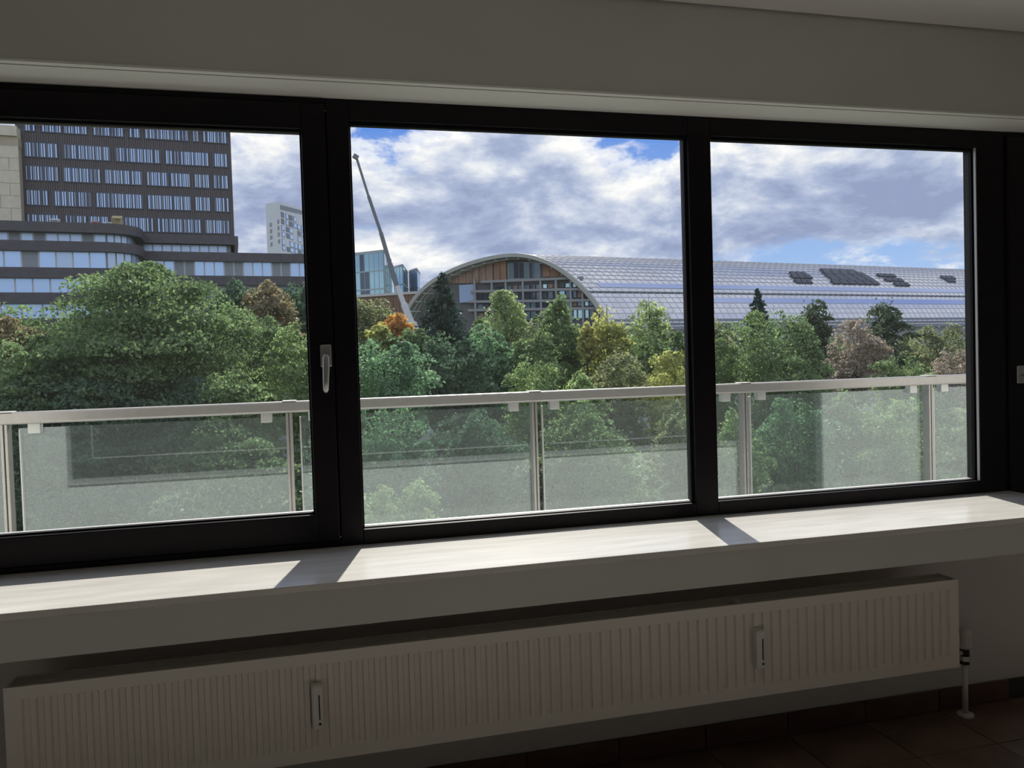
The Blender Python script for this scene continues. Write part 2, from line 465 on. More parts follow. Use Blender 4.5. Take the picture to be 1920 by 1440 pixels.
bb.f = [(0, 1, 2, 3), (7, 6, 5, 4), (0, 4, 5, 1), (1, 5, 6, 2), (2, 6, 7, 3), (3, 7, 4, 0)]
bb.build('trim_3', M_ALULIGHT, kind='structure', label='sloping metal sill outside the window')

# ------------------------------------------------------------------ radiator
rad = empty('radiator', (.64, 2.3, .275), 'long low cream panel radiator hung on the wall under the window sill', 'radiator')
RXa, RXb, RZa, RZb, RYf = -.85, 2.139, .275, .588, 2.25
ys = [];  nfl = 90; pitch = (RXb-RXa)/nfl
prof = [(0.0, 0), (.22, 0), (.34, 1), (.72, 1), (.84, 0)]
xs = []
for i in range(nfl):
    for t, d in prof: xs.append((RXa+(i+t)*pitch, d if 0 < i < nfl-1 else 0))
xs.append((RXb, 0))
zs = [(RZa, 0), (RZa+.034, 0), (RZa+.046, 1), (RZb-.038, 1), (RZb-.034, 0), (RZb, 0)]
b = MB()
for z, dz in zs:
    for x, dx in xs: b.v.append((x, RYf+.0085*dx*dz, z))
n = len(xs)
for r in range(len(zs)-1):
    for c in range(n-1): b.f.append((r*n+c, r*n+c+1, (r+1)*n+c+1, (r+1)*n+c))
pan = b.build('front_panel', M_RAD, rad)
sd = pan.modifiers.new('solid', 'SOLIDIFY'); sd.thickness = .004; sd.offset = -1 if False else 1
sd.offset = -1
MB().box(RXa, RXb, 2.336, 2.346, RZa+.005, RZb-.004).build('back_panel', M_RAD, rad)
b = MB()
m = 180
for i in range(m):
    x = RXa+.03+i*(RXb-RXa-.06)/m
    b.box(x, x+.0012, 2.262, 2.334, RZa+.03, RZb-.035)
b.build('convector_fins', M_RAD, rad, kind='stuff')
for x in (RXa, RXb-.003):
    MB().box(x, x+.003, 2.257, 2.346, RZa+.002, RZb-.002).build('side_cover', M_RAD, rad)
b = MB()
for y in (2.268, 2.282, 2.296, 2.310, 2.324): b.box(RXa+.004, RXb-.004, y, y+.005, RZb-.012, RZb-.009)
for i in range(60): b.box(RXa+.01+i*.0497, RXa+.014+i*.0497, 2.258, 2.336, RZb-.015, RZb-.012)
b.build('top_grille', M_RAD, rad)
MB().box(1.284, 1.298, 2.262, 2.30, RZb-.01, RZb+.005).build('hanger', M_RAD, rad, bevel=.002)
for x in (-.35, .55, 1.24, 1.8): MB().box(x-.02, x+.02, 2.346, W, RZa+.05, RZb-.06).build('wall_bracket', M_RAD, rad)
for i, x in enumerate((-.057, 1.346)):
    hm = MB().box(x-.0165, x+.0165, 2.226, 2.252, .374, .503).build('heat_meter', M_PLASTIC, rad, bevel=.006, label='small white tube meter clipped on the front')
    MB().box(x+.003, x+.0065, 2.2245, 2.2275, .405, .475).build('meter_slot', M_DARKGAP, hm, label='dark reading slot')
    MB().tube([(x+.005, 2.2275, .392), (x+.005, 2.2245, .392)], [.004, .004], 8).build('screw', M_DARKGAP, hm)
    MB().box(x-.012, x+.012, 2.2240, 2.2275, .486, .497).build('meter_cap', M_PLASTIC, hm, bevel=.001)
vx, vy = 2.324, 2.42
val = MB().tube([(vx, vy, .20), (vx, vy, .262)], [.017, .017], 12).build('valve', M_DARKGAP, rad, label='dark valve body')
MB().tube([(vx, vy, .214), (vx, vy, .232)], [.021, .021], 6).build('valve_nut', M_STEEL, val)
th = MB().tube([(vx, vy, .258), (vx, vy, .266), (vx, vy, .272), (vx, vy, .318), (vx, vy, .333), (vx, vy, .337)], [.016, .0225, .0235, .0235, .020, .010], 16).build('thermostat_head', M_PLASTIC, rad, smooth=True, label='white thermostat head')
for a in range(12):
    c, s = math.cos(a*math.pi/6), math.sin(a*math.pi/6)
    MB().beam((vx+c*.0238, vy+s*.0238, .276), (vx+c*.0238, vy+s*.0238, .316), .003).build('grip_rib', M_PLASTIC, th)
MB().tube([(vx, vy, .200), (vx, vy, .005)], [.0105, .0105], 12).build('pipe', M_PLASTIC, rad, smooth=True, label='pale pipe into the floor')
MB().tube([(vx, vy, .0), (vx, vy, .008), (vx, vy, .012)], [.030, .030, .014], 18).build('pipe_rosette', M_PLASTIC, rad)
MB().tube([(vx-.014, vy, .245), (vx-.1, vy-.02, .245), (vx-.16, 2.33, .26), (2.13, 2.32, .30)], [.009]*4, 10).build('connecting_pipe', M_PLASTIC, rad, smooth=True)

# ------------------------------------------------------------------ balcony
MB().box(-6.5, 8, YO, 3.98, -.24, -.04).build('balcony_slab', M_SLAB, kind='structure', label='concrete balcony slab outside the window')
rail = empty('balcony_railing', (1, 3.82, -.04), 'aluminium balcony railing with tinted glass panels outside the window', 'railing')
YR = 3.80
MB().box(-5.5, 7.2, YR-.03, YR+.03, 1.1935, 1.2475).build('handrail', M_ALU, rail, bevel=.010, seg=3, label='broad flat aluminium handrail')
posts = [-3.772, -2.574, -1.376, -.178, 1.026, 2.218, 3.42, 4.62, 5.82]
for i, c in enumerate(posts):
    p = MB().box(c-.014, c-.003, YR-.022, YR+.03, -.04, 1.194).box(c+.003, c+.014, YR-.022, YR+.03, -.04, 1.194).box(c-.003, c+.003, YR-.010, YR+.02, -.04, 1.194).build('post', M_ALU, rail, bevel=.001)
    MB().box(c-.028, c+.036, YR-.033, YR+.033, 1.2475, 1.2515).build('post_cap', M_ALULIGHT, rail, bevel=.002)
    MB().box(c-.05, c+.05, YR-.03, YR+.04, -.04, -.028).build('foot_plate', M_ALU, rail)
    MB().box(c+.046, c+.053, YR+.012, YR+.030, .06, 1.172).build('edge_profile', M_ALULIGHT, rail, bevel=.001)
    for dx in (-.108, .108):
        MB().box(c+.005+dx-.025, c+.005+dx+.025, YR-.004, YR+.034, 1.150, 1.195).build('clamp', M_ALULIGHT, rail, bevel=.002, label='small square glass clamp')
    if i < len(posts)-1:
        MB().box(c+.053, posts[i+1]-.004, YR+.016, YR+.026, .05, 1.174).build('glass_panel', M_RAILGLASS, rail, label='grey green glass panel')
# ------------------------------------------------------------------ outdoors: ground
GZ = -13.0
M_GROUND = mat('grass_ground', (0.06, 0.085, 0.035), 0.95, noise=0.4, nscale=.15)
MB().box(-900, 900, 6, 1500, GZ-.5, GZ).build('ground', M_GROUND, kind='structure', label='green parkland far below the balcony')

M_CLAD = mat('dark_bronze_cladding', (0.115, 0.10, 0.108), 0.55, metal=.2, noise=0.25, nscale=.6, stretch=(6, 6, .4))
M_CLADRIB = mat('bronze_rib', (0.16, 0.135, 0.13), 0.5, metal=.2)
M_BAND = mat('dark_band_cladding', (0.105, 0.098, 0.108), 0.55, metal=.1, noise=0.15, nscale=1.5)
M_WFRAME = mat('dark_window_frame', (0.08, 0.09, 0.12), 0.4)
M_WLIGHT = mat('pale_window_frame', (0.6, 0.62, 0.64), 0.4)
M_BEIGE = mat('beige_stone', (0.78, 0.70, 0.54), 0.8, noise=0.08, nscale=1.0)
M_BEIGEDK = mat('tan_stone', (0.55, 0.46, 0.33), 0.8, noise=0.08, nscale=1.0)
M_GREYP = mat('grey_panel', (0.32, 0.35, 0.38), 0.5)


def pane_mat(name, tint, metal=0.85, rough=0.06):
    m = mat(name, tint, rough, metal=metal); return m


M_PANE = pane_mat('blue_reflecting_glass', (0.52, 0.70, 0.97), .7, .3)
M_PANE2 = pane_mat('pale_reflecting_glass', (0.55, 0.69, 0.88), .5, .3)
M_PANE3 = pane_mat('teal_reflecting_glass', (0.36, 0.56, 0.62), .75)
M_PANEDK = pane_mat('dark_glass', (0.10, 0.13, 0.17), .6)

# ---- office building: dark tower on a podium with long cladding bands
A0 = math.radians(6.4)
U0 = (math.cos(A0), math.sin(A0))
p0 = at(37, 400, 110.0)
T = Plane((p0.x, p0.y), U0)
PD = T.shifted(7.0)
sT0 = 0.0; sT1 = T.hit(438, 420)[0]
zTop = T.hit(237, 95)[1]
office = empty('office_building', (*T.P((sT0+sT1)/2, -12, 0)[:2], GZ), 'dark bronze office tower with rows of blue windows rising from banded podium', 'building')
z_lvls = {n: PD.hit(20, y)[1] for n, y in dict(b1t=415, b1b=433.5, g1b=451, b2b=470, w2b=501.5, b3b=521.5, w3b=549, b4b=570, w4b=598, b5b=618).items()}
MB().fbox(T, sT0, sT1, -26, 0, z_lvls['b1b'], zTop).build('tower_wall', M_CLAD, office)
b = MB(); nr = 96
for i in range(nr+1):
    s = sT0 + (sT1-sT0)*i/nr
    b.fbox(T, s-.05, s+.05, 0, .09, z_lvls['b1t'], zTop)
b.build('cladding_ribs', M_CLADRIB, office, kind='stuff')
zoomrows = [
    ((222, 245), [(135, 195), (235, 345), (360, 490), (525, 695), (725, 785), (815, 1055), (1085, 1115), (1140, 1275)]),
    ((267, 293), [(140, 322), (355, 615), (648, 902), (932, 1172), (1198, 1280)]),
    ((311, 337), [(145, 327), (360, 565), (592, 797), (825, 947), (960, 1068), (1095, 1176), (1203, 1282)]),
    ((356.5, 383.5), [(150, 272), (304, 512), (540, 802), (832, 1072), (1100, 1182), (1208, 1288)]),
    ((402, 428), [(155, 332), (370, 486), (505, 610), (640, 862), (888, 1133), (1158, 1290)]),
]
for k in (1, 2):
    zoomrows.insert(0, ((222-45*k, 245-45*k), [(140, 330), (365, 600), (650, 900), (930, 1150), (1190, 1280)]))
for (ya, yb), strips in zoomrows:
    zt = T.hit(50, ya)[1]; zb = T.hit(50, yb)[1]
    for xa, xb in strips:
        ym = (ya+yb)/2+.05*(xa/3-50)
        sa, sb = T.hit(xa/3, ym)[0], T.hit(xb/3, ym)[0]
        wn = max(2, round((xb-xa)/3/6.6))
        f = MB(); g = MB(); h = MB()
        f.fbox(T, sa-.12, sb+.12, 0, .10, zt, zt+.15).fbox(T, sa-.12, sb+.12, 0, .16, zb-.12, zb)
        for i in range(wn+1):
            s = sa+(sb-sa)*i/wn; wd = .05 if random.random() < .85 else .14
            f.fbox(T, s-wd, s+wd, 0, .14, zb, zt)
        for i in range(wn):
            u, v = sa+(sb-sa)*i/wn+.05, sa+(sb-sa)*(i+1)/wn-.05
            (h if random.random() < .13 else g).fbox(T, u, v, .01, .05+.02*random.random(), zb, zt)
        fo = f.build('window', M_WFRAME, office)
        g.build('pane', M_PANE, fo, kind='stuff') if g.v else None
        if h.v: h.build('blind', M_PANE2, fo, kind='stuff', label='pale window blind')

sC = PD.hit(252, 430)[0]; sL = PD.hit(-160, 430)[0]; sR = T.hit(632, 480)[0]


def foot(off, r=3.2):
    """podium outline grown outwards by off: front run, rounded corner, side, inner corner, wing"""
    pts = [PD.P(sL-off, off, 0)[:2]]
    rr = r+off; cs, cd = sC-r, 7-r   # in T's frame d = 7 is the podium front
    for i in range(7):
        a = math.pi/2*(1-i/6)
        pts.append(T.P(cs+rr*math.cos(a), cd+rr*math.sin(a), 0)[:2])
    pts += [T.P(sC+off, off, 0)[:2], T.P(sR+off, off, 0)[:2], T.P(sR+off, -24-off, 0)[:2], T.P(.1+off, -24-off, 0)[:2], T.P(.1+off, 2.6, 0)[:2], T.P(sL-off, 2.6, 0)[:2]]
    return pts


Z = z_lvls
for k, (a, c) in enumerate((('b1b', 'b1t'), ('b2b', 'g1b'), ('b3b', 'w2b'), ('b4b', 'w3b'), ('b5b', 'w4b'))):
    ft = foot(.55)
    if k == 0:  # the topmost band wraps the podium and the foot of the tower only
        ft = ft[:9] + [T.P(sT1+.5, .55, 0)[:2], T.P(sT1+.5, -24.5, 0)[:2]] + ft[-3:]
    MB().prism(ft, Z[a], Z[c]).build('cladding_band', M_BAND, office, label='dark horizontal cladding band')
for a, c in (('b2b', 'w2b'), ('b3b', 'w3b'), ('b4b', 'w4b')):
    MB().prism(foot(-.05), Z[c]-.05, Z[a]+.05).build('glazing_core', M_GREYP, office)
ft = foot(-.6); ft = ft[:9] + [T.P(sT1-.5, -.6, 0)[:2], T.P(sT1-.5, -20, 0)[:2]] + ft[-3:]
MB().prism(ft, Z['g1b']-.05, Z['b1b']+.05).build('terrace_glazing', M_GREYP, office)
MB().prism(foot(-.4), GZ, Z['b5b']+.05).build('lower_floors', M_GREYP, office)


def glazing(pl, s0, s1, zb, zt, step, d, fm, grey=0.15, pm=None):
    n = max(1, round((s1-s0)/step))
    for i in range(n):
        u, v = s0+(s1-s0)*i/n, s0+(s1-s0)*(i+1)/n
        f = MB().fbox(pl, u, v, d, d+.06, zb, zb+.14).fbox(pl, u, v, d, d+.06, zt-.10, zt).fbox(pl, u, u+.09, d, d+.06, zb+.14, zt-.10).fbox(pl, v-.09, v, d, d+.06, zb+.14, zt-.10)
        fo = f.build('window', fm, office)
        MB().fbox(pl, u+.09, v-.09, d, d+.03, zb+.14, zt-.10).build('pane', (M_GREYP if random.random() < grey else (pm or (M_PANE if random.random() < .88 else M_PANE2))), fo)


glazing(PD, PD.hit(-60, 490)[0], sC-3.3, Z['b2b'], Z['w2b'], 1.75, -.03, M_WLIGHT)
for a, c, st in (('b3b', 'w3b', 1.75), ('b4b', 'w4b', 2.2)):
    glazing(PD, PD.hit(-40, 530)[0], PD.hit(190, 530)[0], Z[c] if False else Z[a], Z[c], st, -.03, M_WLIGHT)
glazing(PD, PD.hit(-60, 440)[0], sC-3.3, Z['b1b'], Z['g1b'], 1.35, -.57, M_WLIGHT, .2, M_PANE2)
glazing(T, sC+.2, sT1-1, Z['b1b'], Z['g1b'], 1.2, -.57, M_WLIGHT, .1, M_PANE2)
glazing(T, sC+.2, sR-.3, Z['b2b'], Z['w2b'], 1.25, -.03, M_WLIGHT, .3)
for k in range(5):   # glazing panes round the corner of the podium
    a = math.pi/2*(k+.5)/5
    for zb, zt, off in ((Z['b2b'], Z['w2b'], -.02), (Z['b1b'], Z['g1b'], -.57)):
        cx, cd, rr = sC-3.2, 7-3.2, 3.2+off
        q0 = T.P(cx+rr*math.cos(a+.13), cd+rr*math.sin(a+.13), zb); q1 = T.P(cx+rr*math.cos(a-.13), cd+rr*math.sin(a-.13), zb)
        lo, hi = min(zb, zt), max(zb, zt)
        MB().prism([q0[:2], q1[:2], T.P(cx+(rr-.15)*math.cos(a), cd+(rr-.15)*math.sin(a), 0)[:2]], lo, hi).build('window', M_PANE2, office)
# things standing on the podium roof terrace
for px, wpx, h, col, nm in ((97, 13, .9, (0.85, 0.85, 0.86), 'white'), (173, 13, .75, (0.72, 0.38, 0.36), 'red'), (199, 11, .7, (0.85, 0.85, 0.86), 'white'), (216, 16, 1.5, (0.58, 0.50, 0.28), 'ochre')):
    s, _ = PD.hit(px, 412); w = wpx*103/F; z = Z['b1t']
    b = MB(); b.fbox(PD, s-w/2, s+w/2, -2.6, -2.5, z, z+h)
    k = len(b.v); b.v += [PD.P(s-w/2, -2.4, z+h), PD.P(s+w/2, -2.4, z+h), PD.P(s+w/2, -1.2, z+h*.7), PD.P(s-w/2, -1.2, z+h*.7), PD.P(s-w/2, -2.4, z+h-.08), PD.P(s+w/2, -2.4, z+h-.08), PD.P(s+w/2, -1.2, z+h*.7-.08), PD.P(s-w/2, -1.2, z+h*.7-.08)]
    b.f += [tuple(k+j for j in q) for q in ((3, 2, 1, 0), (4, 5, 6, 7), (0, 1, 5, 4), (1, 2, 6, 5), (2, 3, 7, 6), (3, 0, 4, 7))]
    for ds in (-w/2+.05, w/2-.05): b.fbox(PD, s+ds-.04, s+ds+.04, -1.3, -1.22, z, z+h*.7-.05)
    b.build('terrace_canopy', mat('canopy_'+nm+str(px), col, .8), office, label='small %s canopy on the roof terrace' % nm)

# ---- beige stone building at the left edge
BP = T.shifted(1.8)
sB1 = BP.hit(36.5, 320)[0]; sB0 = BP.hit(-200, 320)[0]
zc0, zc1, zt_ = BP.hit(15, 273)[1], BP.hit(15, 255)[1], BP.hit(15, 236)[1]
beige = empty('stone_building', (*BP.P((sB0+sB1)/2, -8, 0)[:2], GZ), 'beige stone clad building beside the dark tower at the left edge', 'building')
MB().fbox(BP, sB0, sB1-.05, -16, -.05, GZ, zc0).build('wall', M_BEIGEDK, beige)
MB().fbox(BP, sB0, sB1-.05, -16, .3, zc1, zt_).build('cornice', M_BEIGE, beige)
MB().fbox(BP, sB0, sB1, -16, .05, zc0, zc1).build('frieze', M_BEIGEDK, beige)
zz = zc0; k = 0
while zz > BP.hit(15, 425)[1]:
    h = 1.55
    s = sB1 - (0 if k % 2 else 1.1)
    e = sB1
    while e > BP.hit(-70, 320)[0]:
        MB().fbox(BP, max(s, e-2.2)+.03 if False else e-(1.1 if (e == sB1 and k % 2) else 2.2)+.03, e-.02, -.04, .02+random.uniform(0, .02), zz-h+.04, zz).build('stone_panel', M_BEIGE, beige)
        e -= (1.1 if (e == sB1 and k % 2) else 2.2)
    zz -= h; k += 1

# ---- pale tower with a sloping top, seen past the window post
K = at(526, 440, 185); KL = at(500, 440, 193); KR = at(604, 440, 205)
TL = Plane((KL.x, KL.y), (K.x-KL.x, K.y-KL.y)); TR = Plane((K.x, K.y), (KR.x-K.x, KR.y-K.y))
M_PALE = mat('pale_concrete', (0.80, 0.82, 0.86), .7); M_MIDGREY = mat('mid_grey_panel', (0.30, 0.32, 0.38), .6)
sl_ = math.hypot(K.x-KL.x, K.y-KL.y); sr_ = math.hypot(KR.x-K.x, KR.y-K.y)
zk = TR.hit(527, 379)[1]; zr = TR.hit(600, 401)[1]; zl = TL.hit(505, 378)[1]
pale = empty('grid_tower', (K.x, K.y+8, GZ), 'slim pale grey tower with a slanted top and window grid', 'building')
b = MB(); back = np.array([KL.x+KR.x-K.x, KL.y+KR.y-K.y])
ft = [(KL.x, KL.y), (K.x, K.y), (KR.x, KR.y), tuple(back)]
b.v = [(*q, GZ) for q in ft] + [(*ft[0], zl), (*ft[1], zk), (*ft[2], zr), (*ft[3], zr)]
b.f = [(0, 1, 5, 4), (1, 2, 6, 5), (2, 3, 7, 6), (3, 0, 4, 7), (4, 5, 6, 7), (3, 2, 1, 0)]
b.build('wall', M_PALE, pale)
b = MB(); b.v = [TR.P(.3, .08, TR.hit(529, 394)[1]), TR.P(sr_, .08, TR.hit(600, 409)[1]), TR.P(sr_, .08, zr-.4), TR.P(.3, .08, zk-.7)]
b.v += [TR.P(.3, -.3, TR.hit(529, 394)[1]), TR.P(sr_, -.3, TR.hit(600, 409)[1]), TR.P(sr_, -.3, zr-.4), TR.P(.3, -.3, zk-.7)]
b.f = [(0, 1, 2, 3), (7, 6, 5, 4), (0, 4, 5, 1), (1, 5, 6, 2), (2, 6, 7, 3), (3, 7, 4, 0)]
b.build('slanted_panel', M_MIDGREY, pale)
zrow = [(399, 407), (411, 419), (423.5, 431), (435.5, 443), (449, 458), (461, 468)]
scol = [(528, 533), (536.5, 541), (542.5, 549), (551, 556), (557.5, 563), (565, 570), (572, 578), (581, 587), (590, 596)]
for ya, yb in zrow:
    za, zb = TR.hit(530, ya)[1], TR.hit(530, yb)[1]
    for xa, xb in scol:
        if random.random() < .08: continue
        sa, sb = TR.hit(xa, 430)[0], TR.hit(xb, 430)[0]
        fo = MB().fbox(TR, sa-.1, sb+.1, .0, .06, zb-.12, za+.12).build('window', M_MIDGREY, pale)
        MB().fbox(TR, sa+.12, sb-.12, .06, .10, zb, za).build('pane', M_PANEDK if random.random() < .4 else M_PANE, fo)
for ya in (418, 430, 442, 455):
    za, zb = TL.hit(508, ya)[1], TL.hit(508, ya+7)[1]
    for xa, xb in ((506.5, 510), (521, 524)):
        sa, sb = TL.hit(xa, 430)[0], TL.hit(xb, 430)[0]
        MB().fbox(TL, sa, sb, 0, .08, zb, za).build('window', M_MIDGREY, pale)

# ---- teal glass blocks and a brown timber wall behind the crane


def block(name, label, pa, pb, pc, ytop, zbot, mw, frame, nrow, ncol, pm, accent=None):
    A, B_, C_ = at(*pa), at(*pb), at(*pc)
    ft = [(A.x, A.y), (B_.x, B_.y), (C_.x, C_.y), (A.x+C_.x-B_.x, A.y+C_.y-B_.y)]
    zt = at(pb[0], ytop, pb[2]).z
    e = empty(name, ((A.x+C_.x)/2, (A.y+C_.y)/2, zbot), label, 'building')
    MB().prism(ft, zbot, zt).build('wall', mw, e)
    for P0, P1, n in ((A, B_, ncol), (B_, C_, max(2, ncol//3))):
        pl = Plane((P0.x, P0.y), (P1.x-P0.x, P1.y-P0.y)); ln = math.hypot(P1.x-P0.x, P1.y-P0.y)
        h = (zt-zbot-.6)/nrow
        for r in range(nrow):
            fr = MB(); g = MB(); dk = MB()
            zb, z1 = zbot+.2+r*h, zbot+.2+(r+1)*h
            if z1 < zt-16: continue
            fr.fbox(pl, .2, ln-.2, 0, .12, z1-.35, z1)
            for c in range(n):
                s0, s1 = .2+(ln-.4)*c/n, .2+(ln-.4)*(c+1)/n
                fr.fbox(pl, s0-.06, s0+.06, 0, .12, zb, z1-.35)
                (dk if (accent and accent(r, c, P0 is A)) else g).fbox(pl, s0+.1, s1-.1, 0, .05, zb, z1-.4)
            fo = fr.build('window_row', frame, e)
            if g.v: g.build('pane', pm, fo, kind='stuff')
            if dk.v: dk.build('open_pane', M_PANEDK, fo, kind='stuff', label='darker open panes')
    return e


M_TEALF = mat('teal_frame', (0.38, 0.50, 0.53), .5)
block('glass_block', 'wide teal glass office block behind the crane boom', (640, 520, 235), (721, 520, 225), (735, 520, 245), 468, GZ, M_GREYP, M_TEALF, 9, 9, M_PANE3,
      lambda r, c, front: front and c in (4, 5) and random.random() < .55)
block('glass_block', 'narrow teal glass block just right of the crane boom', (738, 520, 250), (756, 520, 244), (765, 520, 262), 495, GZ, M_GREYP, M_TEALF, 8, 3, M_PANE3)
block('office_block', 'small grey-blue office block with dark windows left of the arched hall', (767, 520, 262), (782, 520, 255), (788, 520, 268), 502, GZ, M_GREYP, M_MIDGREY, 8, 3, M_PANE)
M_TIMBER = mat('brown_timber', (0.27, 0.165, 0.115), .75, noise=.3, nscale=.8, stretch=(4, 4, .3))
WP0 = at(655, 560, 178); WP1 = at(800, 560, 168)
WPl = Plane((WP0.x, WP0.y), (WP1.x-WP0.x, WP1.y-WP0.y)); ln = math.hypot(WP1.x-WP0.x, WP1.y-WP0.y)
zt = WPl.hit(740, 551)[1]
tw = empty('timber_wall', (*WPl.P(ln/2, -4, 0)[:2], GZ), 'low brown timber clad hall beneath the glass blocks', 'building')
MB().fbox(WPl, 0, ln, -9, -.1, GZ, zt-.3).build('wall', M_TIMBER, tw)
MB().fbox(WPl, -.3, ln+.3, -9.3, .3, zt-.3, zt+.25).build('roof_edge', M_ALULIGHT, tw)
n = 26
for i in range(n):
    s0, s1 = ln*i/n, ln*(i+1)/n
    MB().fbox(WPl, s0+.05, s1-.05, -.1, .02+.05*random.random(), GZ+6, zt-.32).build('plank', M_TIMBER, tw)

# ---- arched exhibition hall
M_ROOF = mat('ribbed_metal_roof', (0.72, 0.72, 0.75), .22, metal=.85, noise=.10, nscale=.25, stretch=(1, 1, 1))
M_ROOFRIB = mat('roof_rib', (0.56, 0.56, 0.60), .3, metal=.8)
M_ROOFTAN = mat('roof_underside', (0.50, 0.50, 0.45), .6)
M_WOOD = mat('red_brown_wood', (0.37, 0.245, 0.185), .7, noise=.25, nscale=.5, stretch=(3, 3, .4))
M_WOOD2 = mat('deep_red_wood', (0.38, 0.205, 0.135), .7, noise=.2, nscale=.5)
M_GSTEEL = mat('grey_steel', (0.36, 0.37, 0.38), .5, metal=.2)
AXA = math.radians(90-78.9); AX = np.array([math.cos(AXA), math.sin(AXA)])
GAZ = math.radians(-54.8); G = np.array([math.sin(GAZ), math.cos(GAZ)])
R0 = at(1128, 580, 140.0)
FP = Plane((R0.x, R0.y), (-G[0], -G[1]))    # front edge plane of the roof; s grows to the right
arch_px = [(748, 610), (764, 575), (786, 545), (812, 524), (840, 508), (870, 495.5), (900, 486), (930, 479.5), (960, 476), (985, 477), (1010, 483), (1032, 492), (1055, 506),
           (1078, 524), (1100, 545), (1118, 567), (1132, 590), (1140, 606), (1145, 622)]
arch = [FP.hit(*q) for q in arch_px]
# resample smoothly
def resample(pts, n):
    pts = np.array(pts); d = np.r_[0, np.cumsum(np.hypot(*np.diff(pts, axis=0).T))]
    t = np.linspace(0, d[-1], n)
    q = np.c_[np.interp(t, d, pts[:, 0]), np.interp(t, d, pts[:, 1])]
    for _ in range(3): q[1:-1] = .25*q[:-2]+.5*q[1:-1]+.25*q[2:]
    return q


NA = 46
arc = resample(arch, NA)
HL, OVER = 170.0, 2.4
hall = empty('arched_hall', (*(np.array(FP.P(float(arc[:, 0].mean()), 0, 0)[:2])+AX*HL/2), GZ), 'long barrel roofed hall with silver ribbed roof and wooden gable end', 'building')


def hp(i, l, inset=0.0):
    """point on the roof curve i (may be fractional), l along the axis, inset downwards-inwards"""
    i0 = min(int(i), NA-2); t = i-i0
    s, z = arc[i0]*(1-t)+arc[i0+1]*t
    tg = arc[min(i0+2, NA-1)]-arc[max(i0-1, 0)]; nn = np.array([-tg[1], tg[0]])/np.hypot(*tg)
    s, z = s-nn[0]*inset, z-nn[1]*inset
    q = np.array(FP.P(s, 0, 0)[:2])+AX*l
    return (q[0], q[1], z)


b = MB(); nl = 34
for l in range(nl+1):
    for i in range(NA): b.v.append(hp(i, HL*l/nl))
for l in range(nl):
    for i in range(NA-1): b.f.append((l*NA+i, l*NA+i+1, (l+1)*NA+i+1, (l+1)*NA+i))
m0 = len(b.v)
for l in range(nl+1):
    for i in range(NA): b.v.append(hp(i, HL*l/nl, .7))
for l in range(nl):
    for i in range(NA-1): b.f.append((m0+l*NA+i, m0+(l+1)*NA+i, m0+(l+1)*NA+i+1, m0+l*NA+i+1))
roof = b.build('roof', M_ROOF, hall, smooth=False)
b = MB()
for i in range(NA-1):
    k = len(b.v)
    b.v += [hp(i, -.1, -.2), hp(i+1, -.1, -.2), hp(i+1, -.1, .55), hp(i, -.1, .55), hp(i, .3, -.2), hp(i+1, .3, -.2), hp(i+1, .3, .55), hp(i, .3, .55)]
    b.f += [(k, k+3, k+2, k+1), (k+4, k+5, k+6, k+7), (k, k+1, k+5, k+4), (k+3, k+7, k+6, k+2)]
b.build('front_arch_edge', M_ROOFTAN, hall, label='pale curved edge of the roof over the gable')
# roof ribs: hoops across and purlins along
b = MB(); nh = 100
for l in range(1, nh):
    for i in range(0, NA-1, 1):
        k = len(b.v); L0 = HL*l/nh
        for q in (hp(i, L0-.08, -.09), hp(i+1, L0-.08, -.09), hp(i+1, L0+.08, -.09), hp(i, L0+.08, -.09), hp(i, L0-.10, .1), hp(i+1, L0-.10, .1), hp(i+1, L0+.10, .1), hp(i, L0+.10, .1)): b.v.append(q)
        b.f += [(k, k+1, k+2, k+3), (k, k+4, k+5, k+1), (k+2, k+6, k+7, k+3)]
b.build('roof_hoops', M_ROOFRIB, hall, kind='stuff')
b = MB()
for i in np.arange(1, NA-1, 1.0):
    w_ = .06
    for l in range(nl):
        k = len(b.v)
        di = w_/1.4
        for q in (hp(i-di, HL*l/nl, -.10), hp(i+di, HL*l/nl, -.10), hp(i+di, HL*(l+1)/nl, -.10), hp(i-di, HL*(l+1)/nl, -.10), hp(i-di, HL*l/nl, .1), hp(i+di, HL*l/nl, .1), hp(i+di, HL*(l+1)/nl, .1), hp(i-di, HL*(l+1)/nl, .1)): b.v.append(q)
        b.f += [(k, k+1, k+2, k+3), (k, k+3, k+7, k+4), (k+1, k+5, k+6, k+2)]
b.build('roof_purlins', M_ROOFRIB, hall, kind='stuff')


def arc_i(px, py):
    sz = FP.hit(px, py); return float(np.hypot(arc[:, 0]-sz[0], arc[:, 1]-sz[1]).argmin())


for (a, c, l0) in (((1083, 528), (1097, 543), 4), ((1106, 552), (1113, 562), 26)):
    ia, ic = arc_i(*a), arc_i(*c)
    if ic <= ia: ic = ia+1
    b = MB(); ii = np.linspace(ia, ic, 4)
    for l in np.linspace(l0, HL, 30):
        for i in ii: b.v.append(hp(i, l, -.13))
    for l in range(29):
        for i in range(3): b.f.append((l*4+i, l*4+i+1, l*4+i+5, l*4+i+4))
    o = b.build('roof_sky_band', mat('roof_sky_tint%d' % l0, (0.46, 0.53, 0.74), .2, metal=.85), hall, label='bluish band along the roof, sky reflection put into its colour')  # sky reflection painted as bluish strips on the metal roof
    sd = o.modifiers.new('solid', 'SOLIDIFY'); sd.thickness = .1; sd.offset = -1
b = MB(); i = arc_i(1103, 549)
for l in range(nl): b.beam(hp(i, HL*l/nl, -.2), hp(i, HL*(l+1)/nl, -.2), .22)
b.build('roof_gutter', M_MIDGREY, hall, label='thin dark line along the roof')


